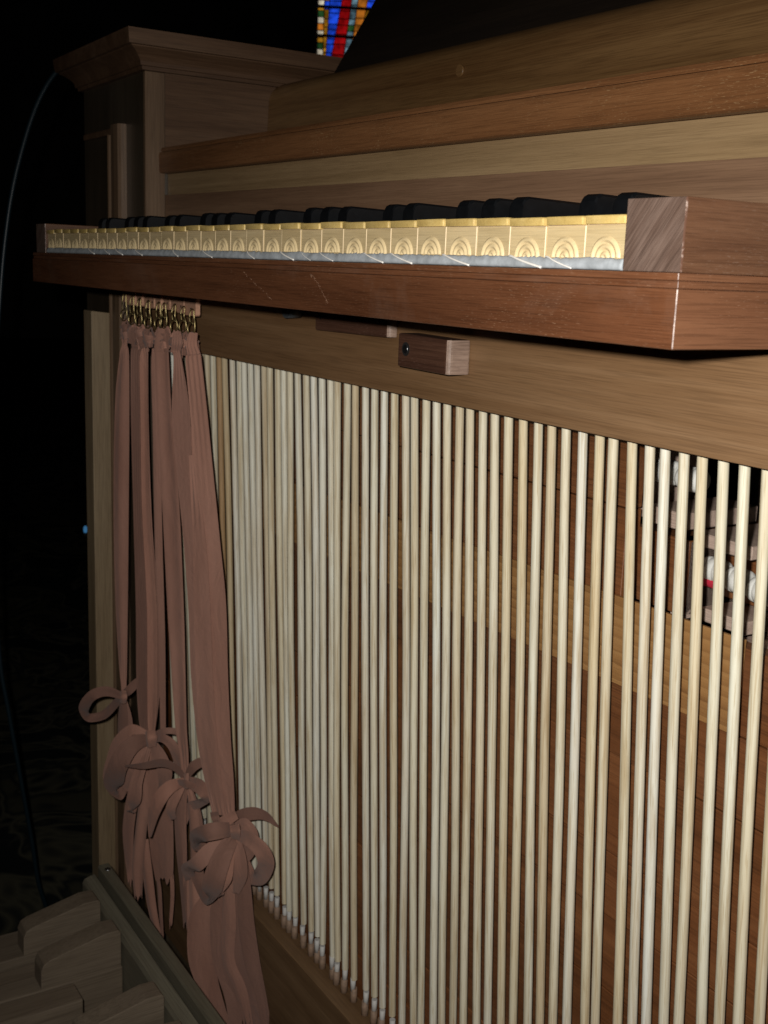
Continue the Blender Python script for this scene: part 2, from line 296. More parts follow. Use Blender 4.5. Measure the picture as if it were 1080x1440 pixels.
BUNDLES={"1":{"ribbon":[[[-726.1,60.7,-80.8,-721.2,63.8,-80.5],[-725.9,58.5,-88.7,-717.5,63.8,-88.1],[-727.0,60.2,-98.0,-722.0,63.3,-97.6],[-728.7,57.9,-108.7,-719.5,63.7,-108.0],[-735.5,54.9,-156.4,-721.1,63.9,-154.9],[-738.0,53.3,-253.5,-722.6,62.9,-251.2],[-736.9,54.0,-353.8,-724.2,61.9,-351.3],[-732.6,55.5,-415.5,-724.3,60.7,-413.6],[-727.4,56.4,-443.8,-722.9,59.2,-442.7],[-728.2,55.9,-450.8,-722.9,59.2,-449.5]]],"bow":[[[-719.0,53.8,-439.2,-721.2,52.4,-446.8],[-723.3,39.9,-432.2,-723.4,39.8,-442.6],[-729.7,24.5,-436.9,-723.3,28.5,-444.4],[-745.0,18.3,-457.4,-738.8,26.9,-458.8],[-753.7,28.7,-478.3,-757.6,33.3,-472.1],[-745.5,45.1,-475.9,-757.1,45.0,-471.8],[-732.1,54.2,-459.3,-738.1,50.4,-455.0],[-717.5,54.8,-446.0,-722.8,51.5,-443.0]],[[-719.6,56.3,-446.0,-723.6,53.8,-441.6],[-709.7,59.7,-439.4,-715.6,56.0,-434.1],[-707.9,66.4,-432.4,-714.0,62.7,-427.3],[-708.5,71.7,-427.5,-712.9,69.0,-423.5]]],"knot":[[[-712.4,49.5,-435.7,-705.8,53.6,-433.3],[-706.2,47.6,-438.7,-698.9,52.2,-436.9],[-712.5,49.4,-446.7,-705.9,53.5,-445.9]]],"tail":[[[-730.2,55.8,-451.5,-724.2,59.6,-450.0],[-735.1,55.1,-472.8,-724.5,61.8,-470.2],[-739.1,56.2,-497.5,-729.1,62.4,-494.9],[-739.0,57.4,-524.9,-731.3,62.2,-522.8]],[[-729.9,57.2,-451.6,-724.6,60.5,-450.3],[-732.3,59.3,-476.4,-722.4,65.4,-473.9],[-735.2,62.2,-512.7,-727.5,67.0,-510.6]]]},"2":{"ribbon":[[[-689.6,55.3,-79.9,-683.5,59.1,-79.5],[-688.1,52.7,-88.7,-675.2,60.7,-87.8],[-687.2,55.6,-97.0,-673.6,64.1,-95.9],[-689.8,55.1,-105.5,-681.6,60.2,-104.9],[-690.2,54.9,-157.5,-681.2,60.5,-156.6],[-688.8,55.8,-244.1,-680.4,61.0,-242.8],[-686.6,57.1,-340.4,-676.0,63.8,-338.4],[-686.5,57.2,-418.9,-675.6,64.0,-416.4],[-681.4,58.0,-461.0,-672.8,63.4,-458.8],[-675.2,60.7,-470.9,-669.5,64.3,-469.4]],[[-685.7,61.2,-80.9,-680.3,64.6,-80.5],[-684.2,58.6,-91.0,-674.1,64.9,-90.3],[-685.3,60.3,-98.7,-677.9,64.9,-98.2],[-688.5,60.7,-111.9,-678.9,66.6,-111.1],[-688.2,60.9,-170.6,-678.5,66.9,-169.6],[-688.0,61.0,-251.1,-676.8,68.0,-249.5],[-683.6,63.7,-340.4,-670.1,72.1,-337.8],[-682.1,63.5,-418.5,-668.5,72.0,-415.3],[-678.0,62.5,-456.9,-666.5,69.7,-454.0],[-672.8,63.4,-470.5,-667.0,67.0,-469.0]],[[-683.9,65.9,-85.9,-679.8,68.4,-85.6],[-685.7,67.1,-105.2,-683.0,68.8,-105.0],[-686.5,67.8,-170.7,-683.8,69.5,-170.4],[-684.9,68.8,-264.8,-680.7,71.4,-264.2],[-681.0,71.2,-347.7,-673.9,75.7,-346.3],[-680.1,70.6,-419.0,-671.5,76.0,-417.0],[-673.7,65.2,-471.2,-668.7,68.3,-469.9]]],"bow":[[[-657.7,58.1,-461.7,-655.6,59.5,-471.0],[-655.9,42.3,-458.8,-648.7,46.8,-470.8],[-659.5,28.7,-469.0,-644.7,37.9,-476.0],[-667.0,21.2,-490.1,-648.8,32.5,-491.4],[-685.2,24.0,-518.1,-666.2,35.8,-511.6],[-692.4,42.2,-540.7,-697.5,39.0,-528.0],[-693.2,53.0,-526.0,-704.9,45.7,-522.8]],[[-667.0,60.9,-461.4,-669.1,59.5,-468.9],[-678.0,48.3,-457.0,-675.4,50.0,-466.9],[-698.0,38.7,-476.2,-687.8,45.1,-480.7],[-712.1,35.6,-500.9,-700.7,42.7,-501.4],[-722.8,34.6,-526.6,-711.4,41.7,-523.4],[-722.3,40.6,-542.7,-715.0,45.1,-538.1]],[[-669.5,59.3,-469.2,-663.8,62.9,-472.1],[-672.8,48.7,-478.4,-660.7,56.3,-482.9],[-677.2,40.3,-495.8,-662.3,49.6,-497.1],[-685.2,41.0,-518.7,-672.0,49.2,-514.1],[-686.3,48.8,-531.1,-679.7,53.0,-525.8]],[[-659.8,59.7,-472.4,-653.6,63.6,-467.2],[-647.0,59.2,-481.1,-635.4,66.4,-472.9],[-642.6,61.9,-495.6,-628.7,70.6,-489.9],[-650.2,65.7,-513.1,-640.7,71.6,-513.6],[-661.6,67.0,-523.8,-657.6,69.6,-526.8]],[[-657.1,64.2,-465.9,-659.1,63.0,-461.0],[-640.7,68.8,-456.7,-641.6,68.2,-450.6],[-636.6,77.0,-457.3,-634.6,78.2,-450.7],[-640.1,83.3,-464.0,-636.4,85.6,-458.7]],[[-654.7,62.8,-469.6,-655.8,62.2,-463.5],[-636.8,62.7,-462.1,-634.3,64.3,-453.3],[-629.7,67.1,-466.3,-622.0,71.9,-458.3],[-635.8,74.7,-482.7,-627.0,80.1,-478.0],[-643.5,81.2,-499.4,-638.6,84.3,-497.5]],[[-666.5,58.3,-473.4,-659.7,62.6,-473.7],[-663.0,49.2,-490.9,-653.5,55.1,-491.3],[-658.5,40.7,-505.6,-646.7,48.0,-504.9],[-661.9,38.5,-527.3,-649.2,46.4,-526.0],[-677.4,51.5,-549.9,-686.0,46.2,-550.3],[-684.5,58.5,-538.0,-693.0,53.1,-538.1]]],"knot":[[[-652.2,53.1,-455.9,-642.6,59.1,-451.5],[-645.9,51.3,-459.9,-634.8,58.3,-455.9],[-650.6,54.1,-470.3,-641.5,59.8,-467.9]]],"tail":[[[-674.3,62.5,-476.8,-668.5,66.1,-475.3],[-680.7,59.6,-501.7,-671.9,65.1,-499.3],[-684.3,58.6,-536.8,-672.5,65.9,-533.3],[-690.2,56.1,-577.0,-678.3,63.5,-573.3],[-694.7,54.4,-617.5,-682.7,61.9,-613.5],[-691.9,56.2,-649.6,-684.4,60.9,-647.0]],[[-669.5,64.3,-475.3,-664.4,67.4,-474.0],[-669.1,63.3,-501.5,-650.5,74.9,-496.3],[-670.8,62.3,-539.2,-645.5,78.0,-531.7],[-671.4,63.1,-577.6,-645.2,79.4,-569.3],[-669.7,65.3,-604.1,-646.4,79.9,-596.4],[-667.3,68.0,-619.9,-648.3,79.9,-613.4]],[[-687.3,61.4,-493.6,-681.5,65.1,-492.0],[-702.2,53.3,-535.7,-688.8,61.7,-531.8],[-709.8,49.7,-576.8,-696.2,58.2,-572.5],[-709.8,50.9,-608.3,-699.1,57.6,-604.8],[-705.5,53.6,-638.5,-700.1,57.0,-636.6]],[[-668.4,68.5,-612.0,-665.5,70.3,-611.1],[-667.4,70.3,-631.4,-663.0,73.0,-629.9],[-666.5,72.0,-662.7,-662.8,74.4,-661.4],[-664.7,74.3,-694.1,-662.5,75.7,-693.2]],[[-653.0,78.1,-610.8,-649.4,80.3,-609.5],[-653.5,79.0,-634.4,-649.8,81.2,-633.1],[-656.1,78.5,-666.8,-653.2,80.3,-665.8]],[[-690.9,59.2,-585.8,-680.4,65.7,-582.5],[-687.8,62.3,-624.0,-677.3,68.8,-620.5],[-683.2,66.4,-662.1,-674.1,72.0,-658.9],[-673.9,73.3,-699.0,-667.9,77.0,-696.7]]]},"3":{"ribbon":[[[-626.5,56.8,-77.2,-617.6,62.4,-76.6],[-624.9,54.3,-86.8,-611.6,62.6,-85.8],[-628.5,54.4,-95.6,-615.1,62.7,-94.5],[-628.5,55.6,-103.5,-616.3,63.2,-102.5],[-626.7,56.7,-149.7,-613.8,64.8,-148.3],[-622.3,59.5,-231.4,-606.7,69.2,-229.1],[-617.8,62.3,-322.3,-602.6,71.7,-319.3],[-614.5,64.3,-375.4,-601.1,72.6,-372.4],[-609.2,66.4,-435.7,-598.5,73.1,-432.9],[-604.0,68.5,-461.9,-595.9,73.5,-459.8],[-600.1,69.7,-483.1,-594.7,73.1,-481.5]],[[-652.9,61.6,-96.2,-649.6,63.7,-96.0],[-656.0,62.0,-115.3,-650.7,65.3,-114.9],[-654.9,62.8,-166.2,-648.2,66.9,-165.5],[-653.2,63.8,-271.1,-646.4,68.0,-269.9],[-650.0,65.8,-366.0,-643.8,69.6,-364.7],[-648.2,66.9,-464.7,-643.2,70.0,-463.4]]],"bow":[[[-590.2,68.1,-476.9,-593.6,66.0,-481.2],[-589.2,60.3,-465.3,-592.8,58.0,-472.1],[-592.7,47.2,-458.0,-597.9,48.7,-468.6],[-614.5,36.0,-468.3,-614.0,36.3,-474.4],[-636.6,27.8,-478.0,-636.6,27.8,-479.4]],[[-590.9,73.4,-480.3,-595.9,70.3,-478.3],[-584.8,77.1,-472.1,-591.3,73.1,-466.8],[-583.2,83.8,-468.6,-587.9,80.9,-461.5]],[[-586.4,64.8,-477.2,-583.7,66.5,-484.3],[-585.1,48.6,-476.9,-578.3,52.9,-485.1],[-589.7,37.3,-490.3,-578.3,44.4,-494.0],[-597.8,35.0,-512.3,-588.0,41.2,-511.8],[-608.1,40.0,-539.8,-606.0,41.3,-539.5]],[[-594.4,65.5,-485.1,-589.3,68.7,-487.0],[-594.5,56.9,-493.9,-586.1,62.2,-495.9],[-600.4,53.3,-511.4,-591.0,59.1,-509.7],[-607.0,60.5,-527.4,-601.1,64.2,-523.9]],[[-584.5,66.0,-485.7,-580.3,68.6,-474.4],[-565.3,66.7,-482.6,-556.8,72.0,-469.9],[-557.4,69.2,-485.6,-551.6,77.6,-484.9],[-575.8,73.6,-496.5,-578.5,79.0,-506.2],[-601.2,72.6,-512.3,-593.6,77.3,-516.0],[-607.8,71.3,-532.8,-601.9,75.0,-533.0]]],"knot":[[[-583.9,57.9,-482.0,-583.0,58.4,-476.3],[-568.0,59.3,-477.6,-566.6,60.2,-470.6],[-566.9,68.5,-480.9,-565.7,69.2,-475.9]],[[-581.2,62.4,-470.9,-575.3,66.1,-469.2],[-575.4,60.4,-476.1,-570.2,63.6,-474.9],[-581.2,62.4,-484.4,-576.6,65.3,-483.7]]],"tail":[[[-597.1,69.2,-490.1,-593.1,71.7,-489.0],[-599.6,68.9,-523.7,-595.5,71.4,-522.5],[-601.1,70.3,-560.8,-597.0,72.9,-559.5],[-602.7,71.7,-591.1,-599.2,73.8,-590.0]],[[-606.0,67.2,-494.9,-599.2,71.5,-492.9],[-610.6,65.6,-520.7,-601.7,71.1,-518.1],[-610.3,66.9,-557.1,-601.4,72.5,-554.2],[-609.1,70.0,-594.0,-598.0,76.9,-590.2],[-607.1,73.6,-638.6,-597.4,79.7,-635.1]],[[-599.0,72.8,-494.5,-593.6,76.1,-493.0],[-597.4,75.0,-524.2,-585.2,82.6,-520.5],[-598.1,76.9,-561.0,-585.9,84.5,-557.1],[-600.3,77.9,-606.4,-590.6,83.9,-603.0]]]},"4":{"ribbon":[[[-566.0,47.1,-75.7,-560.0,50.8,-75.3],[-563.7,45.0,-84.7,-554.8,50.5,-84.1],[-567.8,46.0,-91.9,-560.0,50.8,-91.3],[-565.4,47.5,-98.6,-558.8,51.6,-98.1],[-567.2,46.3,-141.9,-552.1,55.7,-140.3],[-564.1,49.5,-195.1,-550.7,57.8,-193.3],[-559.6,53.4,-249.3,-544.9,62.6,-246.9],[-555.1,56.2,-310.7,-539.7,65.9,-307.6],[-553.0,57.5,-367.6,-535.6,68.4,-363.5],[-546.0,60.7,-424.2,-531.6,69.7,-420.4],[-537.3,63.8,-457.7,-525.4,71.2,-454.3],[-526.6,68.1,-487.9,-519.1,72.8,-485.7]],[[-558.5,55.3,-152.9,-551.3,59.8,-152.1],[-559.6,55.8,-176.8,-550.5,61.4,-175.7],[-558.3,56.6,-212.7,-548.6,62.7,-211.3],[-556.7,58.8,-305.1,-545.5,65.8,-303.0],[-552.5,61.4,-400.5,-541.2,68.4,-397.7],[-536.5,65.5,-461.0,-528.3,70.6,-458.7],[-529.0,67.8,-488.9,-522.7,71.7,-487.0]],[[-548.4,53.4,-75.7,-541.4,57.7,-75.2],[-547.3,50.5,-84.6,-538.5,56.0,-84.0],[-548.4,52.2,-92.1,-538.4,58.4,-91.3],[-550.7,51.9,-98.6,-538.3,59.6,-97.6],[-547.0,54.2,-139.6,-533.4,62.7,-138.2],[-542.6,57.0,-191.9,-527.8,66.2,-189.9],[-539.3,59.0,-245.3,-522.0,69.8,-242.4],[-539.1,59.2,-300.4,-516.2,73.4,-295.9],[-536.9,60.5,-362.7,-513.8,74.9,-357.4],[-532.4,62.2,-419.2,-509.7,76.3,-413.3],[-524.7,67.0,-453.1,-506.8,78.1,-448.0],[-515.8,71.3,-483.8,-504.2,78.6,-480.3]],[[-550.3,54.5,-175.3,-545.5,57.5,-174.7],[-543.7,55.1,-245.9,-532.2,62.2,-244.0],[-541.7,55.2,-300.6,-527.1,64.2,-297.7],[-539.6,56.5,-363.0,-524.3,66.0,-359.4],[-536.2,58.6,-420.0,-520.1,68.6,-415.8],[-528.5,63.4,-453.9,-516.1,71.1,-450.4],[-520.8,68.2,-485.4,-512.1,73.6,-482.7]]],"bow":[[[-490.9,71.3,-479.8,-489.7,72.0,-491.1],[-483.5,53.2,-471.6,-481.4,54.5,-486.1],[-491.3,42.7,-475.4,-486.9,45.4,-488.7],[-510.6,39.6,-491.2,-503.6,48.7,-497.6],[-529.2,51.1,-518.1,-532.5,58.5,-514.3],[-536.1,65.8,-526.2,-536.1,65.7,-516.7]],[[-503.4,80.5,-493.0,-511.0,75.7,-488.6],[-495.8,82.3,-483.9,-501.4,78.9,-475.3],[-490.2,88.7,-481.0,-490.4,88.5,-469.3],[-486.2,96.8,-481.3,-483.0,98.8,-473.4],[-481.6,108.2,-488.8,-480.8,108.7,-487.5]],[[-490.7,71.4,-493.6,-487.4,73.4,-484.3],[-466.0,69.8,-488.0,-459.7,73.7,-475.4],[-454.9,73.8,-492.5,-444.5,80.3,-481.4],[-458.4,77.8,-503.3,-448.8,88.5,-502.9],[-475.4,83.1,-519.1,-473.6,91.3,-533.5],[-491.1,91.0,-530.0,-500.4,85.2,-541.7],[-500.1,88.2,-518.1,-509.3,82.5,-524.8]],[[-496.0,68.0,-491.9,-486.8,73.8,-495.3],[-491.0,54.2,-499.9,-476.9,63.0,-502.6],[-489.0,44.1,-517.8,-471.8,54.8,-517.9],[-496.4,45.2,-537.3,-481.0,54.8,-535.9],[-509.2,59.8,-553.4,-514.4,56.6,-564.4],[-528.4,64.9,-553.1,-540.3,57.5,-562.4],[-535.9,63.0,-543.3,-548.7,55.1,-545.9],[-531.0,68.9,-526.8,-541.1,62.6,-524.2]],[[-506.4,78.6,-500.0,-510.3,76.1,-492.9],[-494.8,80.2,-492.0,-492.2,81.8,-478.5],[-493.8,80.8,-496.0,-480.9,88.8,-489.0],[-498.7,83.4,-511.7,-488.2,89.9,-511.6],[-506.7,84.0,-528.2,-502.4,86.7,-529.4]],[[-494.3,69.1,-494.2,-486.1,74.2,-489.7],[-487.1,67.9,-508.7,-475.3,75.3,-503.0],[-488.4,70.0,-526.9,-476.4,77.5,-523.8],[-498.9,74.8,-549.3,-493.5,78.1,-548.9]],[[-510.5,70.3,-500.0,-505.4,73.5,-505.9],[-512.7,54.8,-506.0,-503.7,60.4,-514.2],[-519.5,44.9,-519.9,-510.8,50.3,-528.4],[-542.3,44.9,-538.4,-530.4,52.3,-539.5],[-554.5,54.3,-560.5,-545.7,59.7,-554.9]],[[-504.5,68.4,-496.8,-493.7,75.2,-495.4],[-493.3,58.4,-511.2,-480.2,66.6,-509.1],[-489.7,55.0,-528.1,-477.8,62.4,-526.4],[-493.6,63.9,-546.2,-500.8,59.4,-550.2],[-508.3,71.7,-536.8,-514.5,67.9,-538.2]]],"knot":[[[-501.1,62.1,-479.4,-489.1,69.5,-467.1],[-495.5,62.7,-480.5,-484.5,69.5,-469.3],[-492.5,64.6,-483.2,-482.6,70.7,-473.0]],[[-484.1,64.2,-477.3,-475.8,69.3,-473.9],[-478.5,62.0,-480.5,-469.6,67.5,-477.2],[-485.4,66.2,-490.9,-478.2,70.7,-488.6]],[[-513.6,59.9,-478.5,-509.0,62.8,-475.3],[-507.0,58.4,-480.6,-501.3,61.9,-476.6],[-507.2,61.1,-486.4,-502.6,63.9,-483.1]]],"tail":[[[-511.6,76.3,-505.7,-505.5,80.1,-503.8],[-519.8,73.6,-539.3,-508.5,80.6,-535.6],[-548.7,57.9,-588.0,-529.3,70.0,-581.1],[-552.3,56.8,-625.1,-531.4,69.8,-617.3],[-545.4,62.3,-658.8,-527.1,73.7,-651.6],[-534.4,70.4,-698.4,-517.4,80.9,-691.3],[-527.5,74.6,-724.9,-514.5,82.7,-719.2]],[[-507.0,76.8,-503.7,-500.8,80.6,-501.7],[-510.3,75.9,-531.8,-493.0,86.7,-526.1],[-516.0,73.6,-575.0,-491.1,89.1,-566.2],[-521.8,71.1,-619.3,-485.4,93.8,-605.5],[-516.2,75.8,-645.7,-482.9,96.5,-632.6],[-501.7,86.0,-668.7,-479.2,100.0,-659.5],[-494.9,91.4,-687.8,-476.2,103.1,-679.8],[-490.7,94.0,-714.7,-478.2,101.8,-709.2]],[[-515.1,76.5,-507.4,-508.9,80.4,-505.4],[-528.3,70.6,-546.2,-515.6,78.5,-542.0],[-534.0,69.4,-590.4,-519.9,78.2,-585.4],[-532.2,71.7,-632.5,-518.1,80.5,-627.1],[-522.6,78.8,-664.9,-509.8,86.8,-659.8],[-518.5,81.4,-692.1,-506.9,88.7,-687.3],[-515.6,83.2,-720.1,-509.1,87.3,-717.3]],[[-510.7,73.3,-515.2,-503.3,77.9,-512.9],[-510.6,72.2,-544.5,-501.9,77.6,-541.6],[-513.8,71.4,-587.0,-501.3,79.2,-582.5],[-515.0,73.0,-623.0,-504.3,79.7,-618.9],[-505.1,80.4,-647.6,-495.0,86.6,-643.6],[-497.9,87.2,-681.0,-490.4,91.9,-677.9]],[[-558.6,56.4,-557.6,-549.4,62.1,-554.6],[-559.0,57.4,-600.4,-545.1,66.0,-595.5],[-559.3,58.3,-644.0,-543.4,68.3,-637.9],[-548.5,65.1,-676.2,-535.3,73.3,-670.8],[-537.5,71.9,-723.1,-527.0,78.5,-718.5]],[[-502.8,78.2,-506.0,-498.5,80.9,-504.7],[-499.5,79.1,-534.0,-489.7,85.2,-530.8],[-498.8,80.7,-581.6,-485.9,88.8,-576.9],[-493.1,85.4,-621.2,-480.8,93.1,-616.4],[-486.2,92.1,-647.1,-477.5,97.5,-643.6],[-481.7,96.1,-680.9,-473.1,101.5,-677.2]]]}}
HOOKS=[[-721.7,62.0,-72.0,-55.8],[-700.7,62.0,-74.1,-57.4],[-682.2,62.0,-74.3,-59.2],[-659.8,62.0,-74.9,-60.0],[-634.8,62.0,-74.0,-60.6],[-622.1,62.0,-72.7,-60.6],[-598.0,62.0,-74.2,-60.6],[-578.5,62.0,-73.0,-61.4],[-560.4,62.0,-73.9,-62.7]]
TABS=[[-738.9,-725.1,-59.1],[-720.0,-699.1,-61.2],[-697.8,-683.8,-61.1],[-681.1,-664.2,-62.0],[-662.4,-650.2,-61.4],[-648.0,-634.1,-61.2],[-633.2,-618.4,-61.0],[-616.7,-599.9,-61.3],[-598.0,-582.0,-62.1],[-580.7,-556.4,-63.1]]
def ordinal(n):
    a = ['','first','second','third','fourth','fifth','sixth','seventh','eighth','ninth','tenth','eleventh','twelfth','thirteenth','fourteenth','fifteenth','sixteenth','seventeenth','eighteenth','nineteenth']
    if n < 20: return a[n]
    t = {2:'twenty',3:'thirty',4:'forty',5:'fifty',6:'sixty'}[n//10]
    if n % 10: return t+'-'+a[n%10]
    return t[:-1]+'ieth'

# ---------------------------------------------------------------- the place: floor and far wall
def floor_mat():
    m, nt, p = new_mat('dark carpet'); v, rnd = coords(nt)
    n1 = N(nt, 'ShaderNodeTexNoise', **{'Scale':5.0,'Detail':2.0,'Distortion':2.2}); nt.links.new(v, n1.inputs['Vector'])
    c = ramp(nt, n1.outputs[0], [(0.44, (0.010,0.012,0.012)), (0.50, (0.075,0.068,0.045)), (0.56, (0.012,0.014,0.014)), (0.64, (0.050,0.046,0.030))])
    n2 = N(nt, 'ShaderNodeTexNoise', **{'Scale':900.0,'Detail':2.0}); nt.links.new(v, n2.inputs['Vector'])
    nt.links.new(c, p.inputs['Base Color']); p.inputs['Roughness'].default_value = 0.95; p.inputs['Specular IOR Level'].default_value = 0.1
    bp = N(nt, 'ShaderNodeBump', **{'Strength':0.5,'Distance':0.002}); nt.links.new(n2.outputs[0], bp.inputs['Height']); nt.links.new(bp.outputs[0], p.inputs['Normal'])
    return m
b = bmesh.new()
vs_ = [b.verts.new(p) for p in ((-14000,-6000,-850),(4000,-6000,-850),(4000,12000,-850),(-14000,12000,-850))]; b.faces.new(vs_)
tag(mk('floor', b, floor_mat()), kind='structure')
M['stone'] = plain('dark stone wall', (0.10,0.09,0.08), 0.9, noise=0.4, scale=3)

# stained glass window in the far wall, and the wall round its opening (the wall faces the console)
CDIR = Vector((-0.855, 0.483, 0.0)).normalized()
CPOS = Vector((322, -305, 0))
WC = CPOS + CDIR*12000                                    # a point of the wall plane
WR = Vector((-CDIR.y, CDIR.x, 0))*-1                      # to the right as seen from the console
def wp(r, z, d=0.0):                                      # r to the right, z up, d towards the console
    q = WC + WR*r - CDIR*d; return (q.x, q.y, z)
def wbox(b, r0, r1, z0, z1, d0, d1):
    V = [b.verts.new(wp(r, z, d)) for d in (d0, d1) for (r, z) in ((r0,z0),(r1,z0),(r1,z1),(r0,z1))]
    for f in ((0,3,2,1),(4,5,6,7),(0,1,5,4),(1,2,6,5),(2,3,7,6),(3,0,4,7)): b.faces.new([V[i] for i in f])
WIN = (-256, 640, 1300, 3600)
b = bmesh.new()
wbox(b, -9000, WIN[0], -850, 7000, -400, 0); wbox(b, WIN[1], 9000, -850, 7000, -400, 0)
wbox(b, WIN[0], WIN[1], -850, WIN[2], -400, 0); wbox(b, WIN[0], WIN[1], WIN[3], 7000, -400, 0)
tag(mk('wall', b, M['stone']), kind='structure')
def glass(name, c, s):
    m, nt, p = new_mat(name); v, rnd = coords(nt)
    n1 = N(nt, 'ShaderNodeTexNoise', **{'Scale':16.0,'Detail':3.0,'Roughness':0.6}); nt.links.new(v, n1.inputs['Vector'])
    cc = ramp(nt, n1.outputs[0], [(0.32, tuple(x*0.35 for x in c)), (0.68, tuple(min(1, x*1.25) for x in c))])
    vr = ramp(nt, rnd, [(0, (0.45,)*3), (1, (1.25,)*3)]); cc = mix(nt, 1.0, cc, vr, 'MULTIPLY')
    p.inputs['Base Color'].default_value = (0.02,0.02,0.02,1); p.inputs['Roughness'].default_value = 0.2
    nt.links.new(cc, p.inputs['Emission Color']); p.inputs['Emission Strength'].default_value = s
    return m
G = {'yellow':glass('amber glass', (0.60,0.26,0.015), 0.55), 'white':glass('clear glass', (0.85,0.72,0.55), 0.75), 'blue':glass('blue glass', (0.015,0.075,0.75), 0.85),
     'red':glass('red glass', (0.50,0.006,0.008), 0.55), 'pale':glass('pale blue glass', (0.20,0.36,0.45), 0.55), 'green':glass('green glass', (0.04,0.16,0.04), 0.4), 'orange':glass('orange glass', (0.65,0.20,0.02), 0.6)}
win = empty('stained_glass_window', wp(190, 1300), 'stained glass window of blue, red and amber panes glowing beyond the console top', 'window')
def colr(i, z):                                            # leads between the columns of glass lean to the right
    base = [-252, -190, -150, -62, 48, 110, 190, 300, 420, 540, 636][i]
    lean = [0, 0, 0.05, 0.17, 0.12, 0.12, 0.18, 0.1, 0.1, 0.05, 0][i]
    return base + lean*(z-2300)
pal = ['', 'yellow', 'blue', 'red', 'pale', 'orange', 'blue', 'red', 'green', 'yellow']
lead = bmesh.new()
def pane(r, c):
    b = bmesh.new(); V = [b.verts.new(wp(*q, -200)) for q in r]+[b.verts.new(wp(*q, -206)) for q in r]
    b.faces.new(V[:4]); b.faces.new(V[4:][::-1])
    for i in range(4): b.faces.new((V[i], V[4+i], V[4+(i+1)%4], V[(i+1)%4]))
    bmesh.ops.recalc_face_normals(b, faces=b.faces[:])
    mk('pane', b, G[c], win)
for ci in range(10):
    z = 1310.0; k = 0
    while z < 3580:
        h = random.uniform(48, 66) if ci in (0, 9) else random.uniform(45, 110)
        z1 = min(z+h, 3590)
        if ci in (0, 9): c = ['yellow','white','orange','white','green'][k % 5]
        else: c = pal[ci] if random.random() < 0.74 else random.choice(['blue','blue','green','red','yellow','pale'])
        g = 5
        pane(((colr(ci,z)+g, z+g), (colr(ci+1,z)-g, z+g), (colr(ci+1,z1)-g, z1-g), (colr(ci,z1)+g, z1-g)), c)
        wbox(lead, colr(ci,z)-2, colr(ci+1,z)+2, z1-4, z1+4, -208, -196)
        z = z1; k += 1
for i in range(11):
    z = 1300
    while z < 3600:
        z1 = min(z+230, 3600)
        V = [lead.verts.new(wp(colr(i,q)+s*4, q, d)) for d in (-209, -195) for q, s in ((z,-1),(z,1),(z1,1),(z1,-1))]
        for f in ((0,3,2,1),(4,5,6,7),(0,1,5,4),(1,2,6,5),(2,3,7,6),(3,0,4,7)): lead.faces.new([V[j] for j in f])
        z = z1
mk('lead_came', lead, M['dark'], win)
for z in (1690, 1960, 2230, 2500, 2770, 3040, 3310):
    b = bmesh.new(); wbox(b, -256, 640, z-13, z+13, -195, -180); mk('glazing_bar', b, M['dark'], win)

# ---------------------------------------------------------------- organ case
case = empty('organ_case', (-300, 100, -850), 'walnut organ console case with corniced left pillar and sloping top board', 'organ case')
sh = lambda x: -6.4*(x+785)/725.0                          # the boards over the keys drop slightly to the right
mk('lower_name_board', prism_x([(125,0),(125,43.0),(133,43.0),(133,0)], -784.5, 420, 0.4, shear=sh), M['board_a'], case)
mk('upper_name_board', prism_x([(128,43.2),(128,63),(136,63),(136,43.2)], -784.5, 420, 0.4, shear=sh), M['board_b'], case)
mo = mk('name_board_moulding', prism_x([(119.5,64.0),(119,65.5),(118.6,80.5),(119.6,82.8),(122.5,83.4),(135,83.4),(135,63.2),(121,63.2)], -786.5, 420, 0, shear=sh), M['mould'], case)
mk('bead', prism_x([(121.2,83.5),(120.6,85.2),(121.6,87.2),(124,87.8),(130,87.8),(130,83.5)], -784, 420, 0, shear=sh), M['mould'], mo)
# upright board at the back of the shelf, its top edge rolled backwards
arc = [(258-22*math.cos(math.radians(a)), 139+22*math.sin(math.radians(a))) for a in range(0, 100, 8)]
so = mk('back_board', prism_x([(233,60),(236,139)]+arc[1:]+[(262,130),(262,60)], -784.5, 420, 0, shear=sh), M['slope'], case, smooth=True, angle=30)
mk('wood_plug', cyl((-448, 234.0, 132.5), (-448, 236, 132.5), 4.5, n=20), M['slope'], so)
dk = prism([(250,146),(262,142),(352,288),(340,295)], 0, -693, 420, 1.0)
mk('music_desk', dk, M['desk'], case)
mk('shelf', box(-784, 420, 137, 232, 40, 70, 0), M['board_a'], case)

# left pillar
pil = mk('pillar', box(-976, -785.5, 106, 420, -850, 157, 0.6), M['case_front_shaded'], case)
mk('stile', box(-790, -784.6, 105, 125, -60, 156.5, 0.5), M['case_v'], pil)
mk('side_panel', box(-790, -785.2, 125.4, 420, 84, 156.5, 0), M['case'], pil)
b = bmesh.new()
steps = [(156.8,1.5),(156.8,4),(160,4.5),(160.4,6.5),(164,7),(166,8.2),(169,11),(172,15),(174.6,19.5),(175.6,20),(176,23.5),(189.5,25)]
prev = None
for z, o in steps:
    ring = [b.verts.new(p) for p in ((-976-o,105-o,z),(-785+o,105-o,z),(-785+o,420,z),(-976-o,420,z))]
    if prev:
        for i in range(4): b.faces.new((prev[i], prev[(i+1)%4], ring[(i+1)%4], ring[i]))
    else: b.faces.new(ring[::-1])
    prev = ring
b.faces.new(prev)
mk('cornice', b, M['case'], pil)
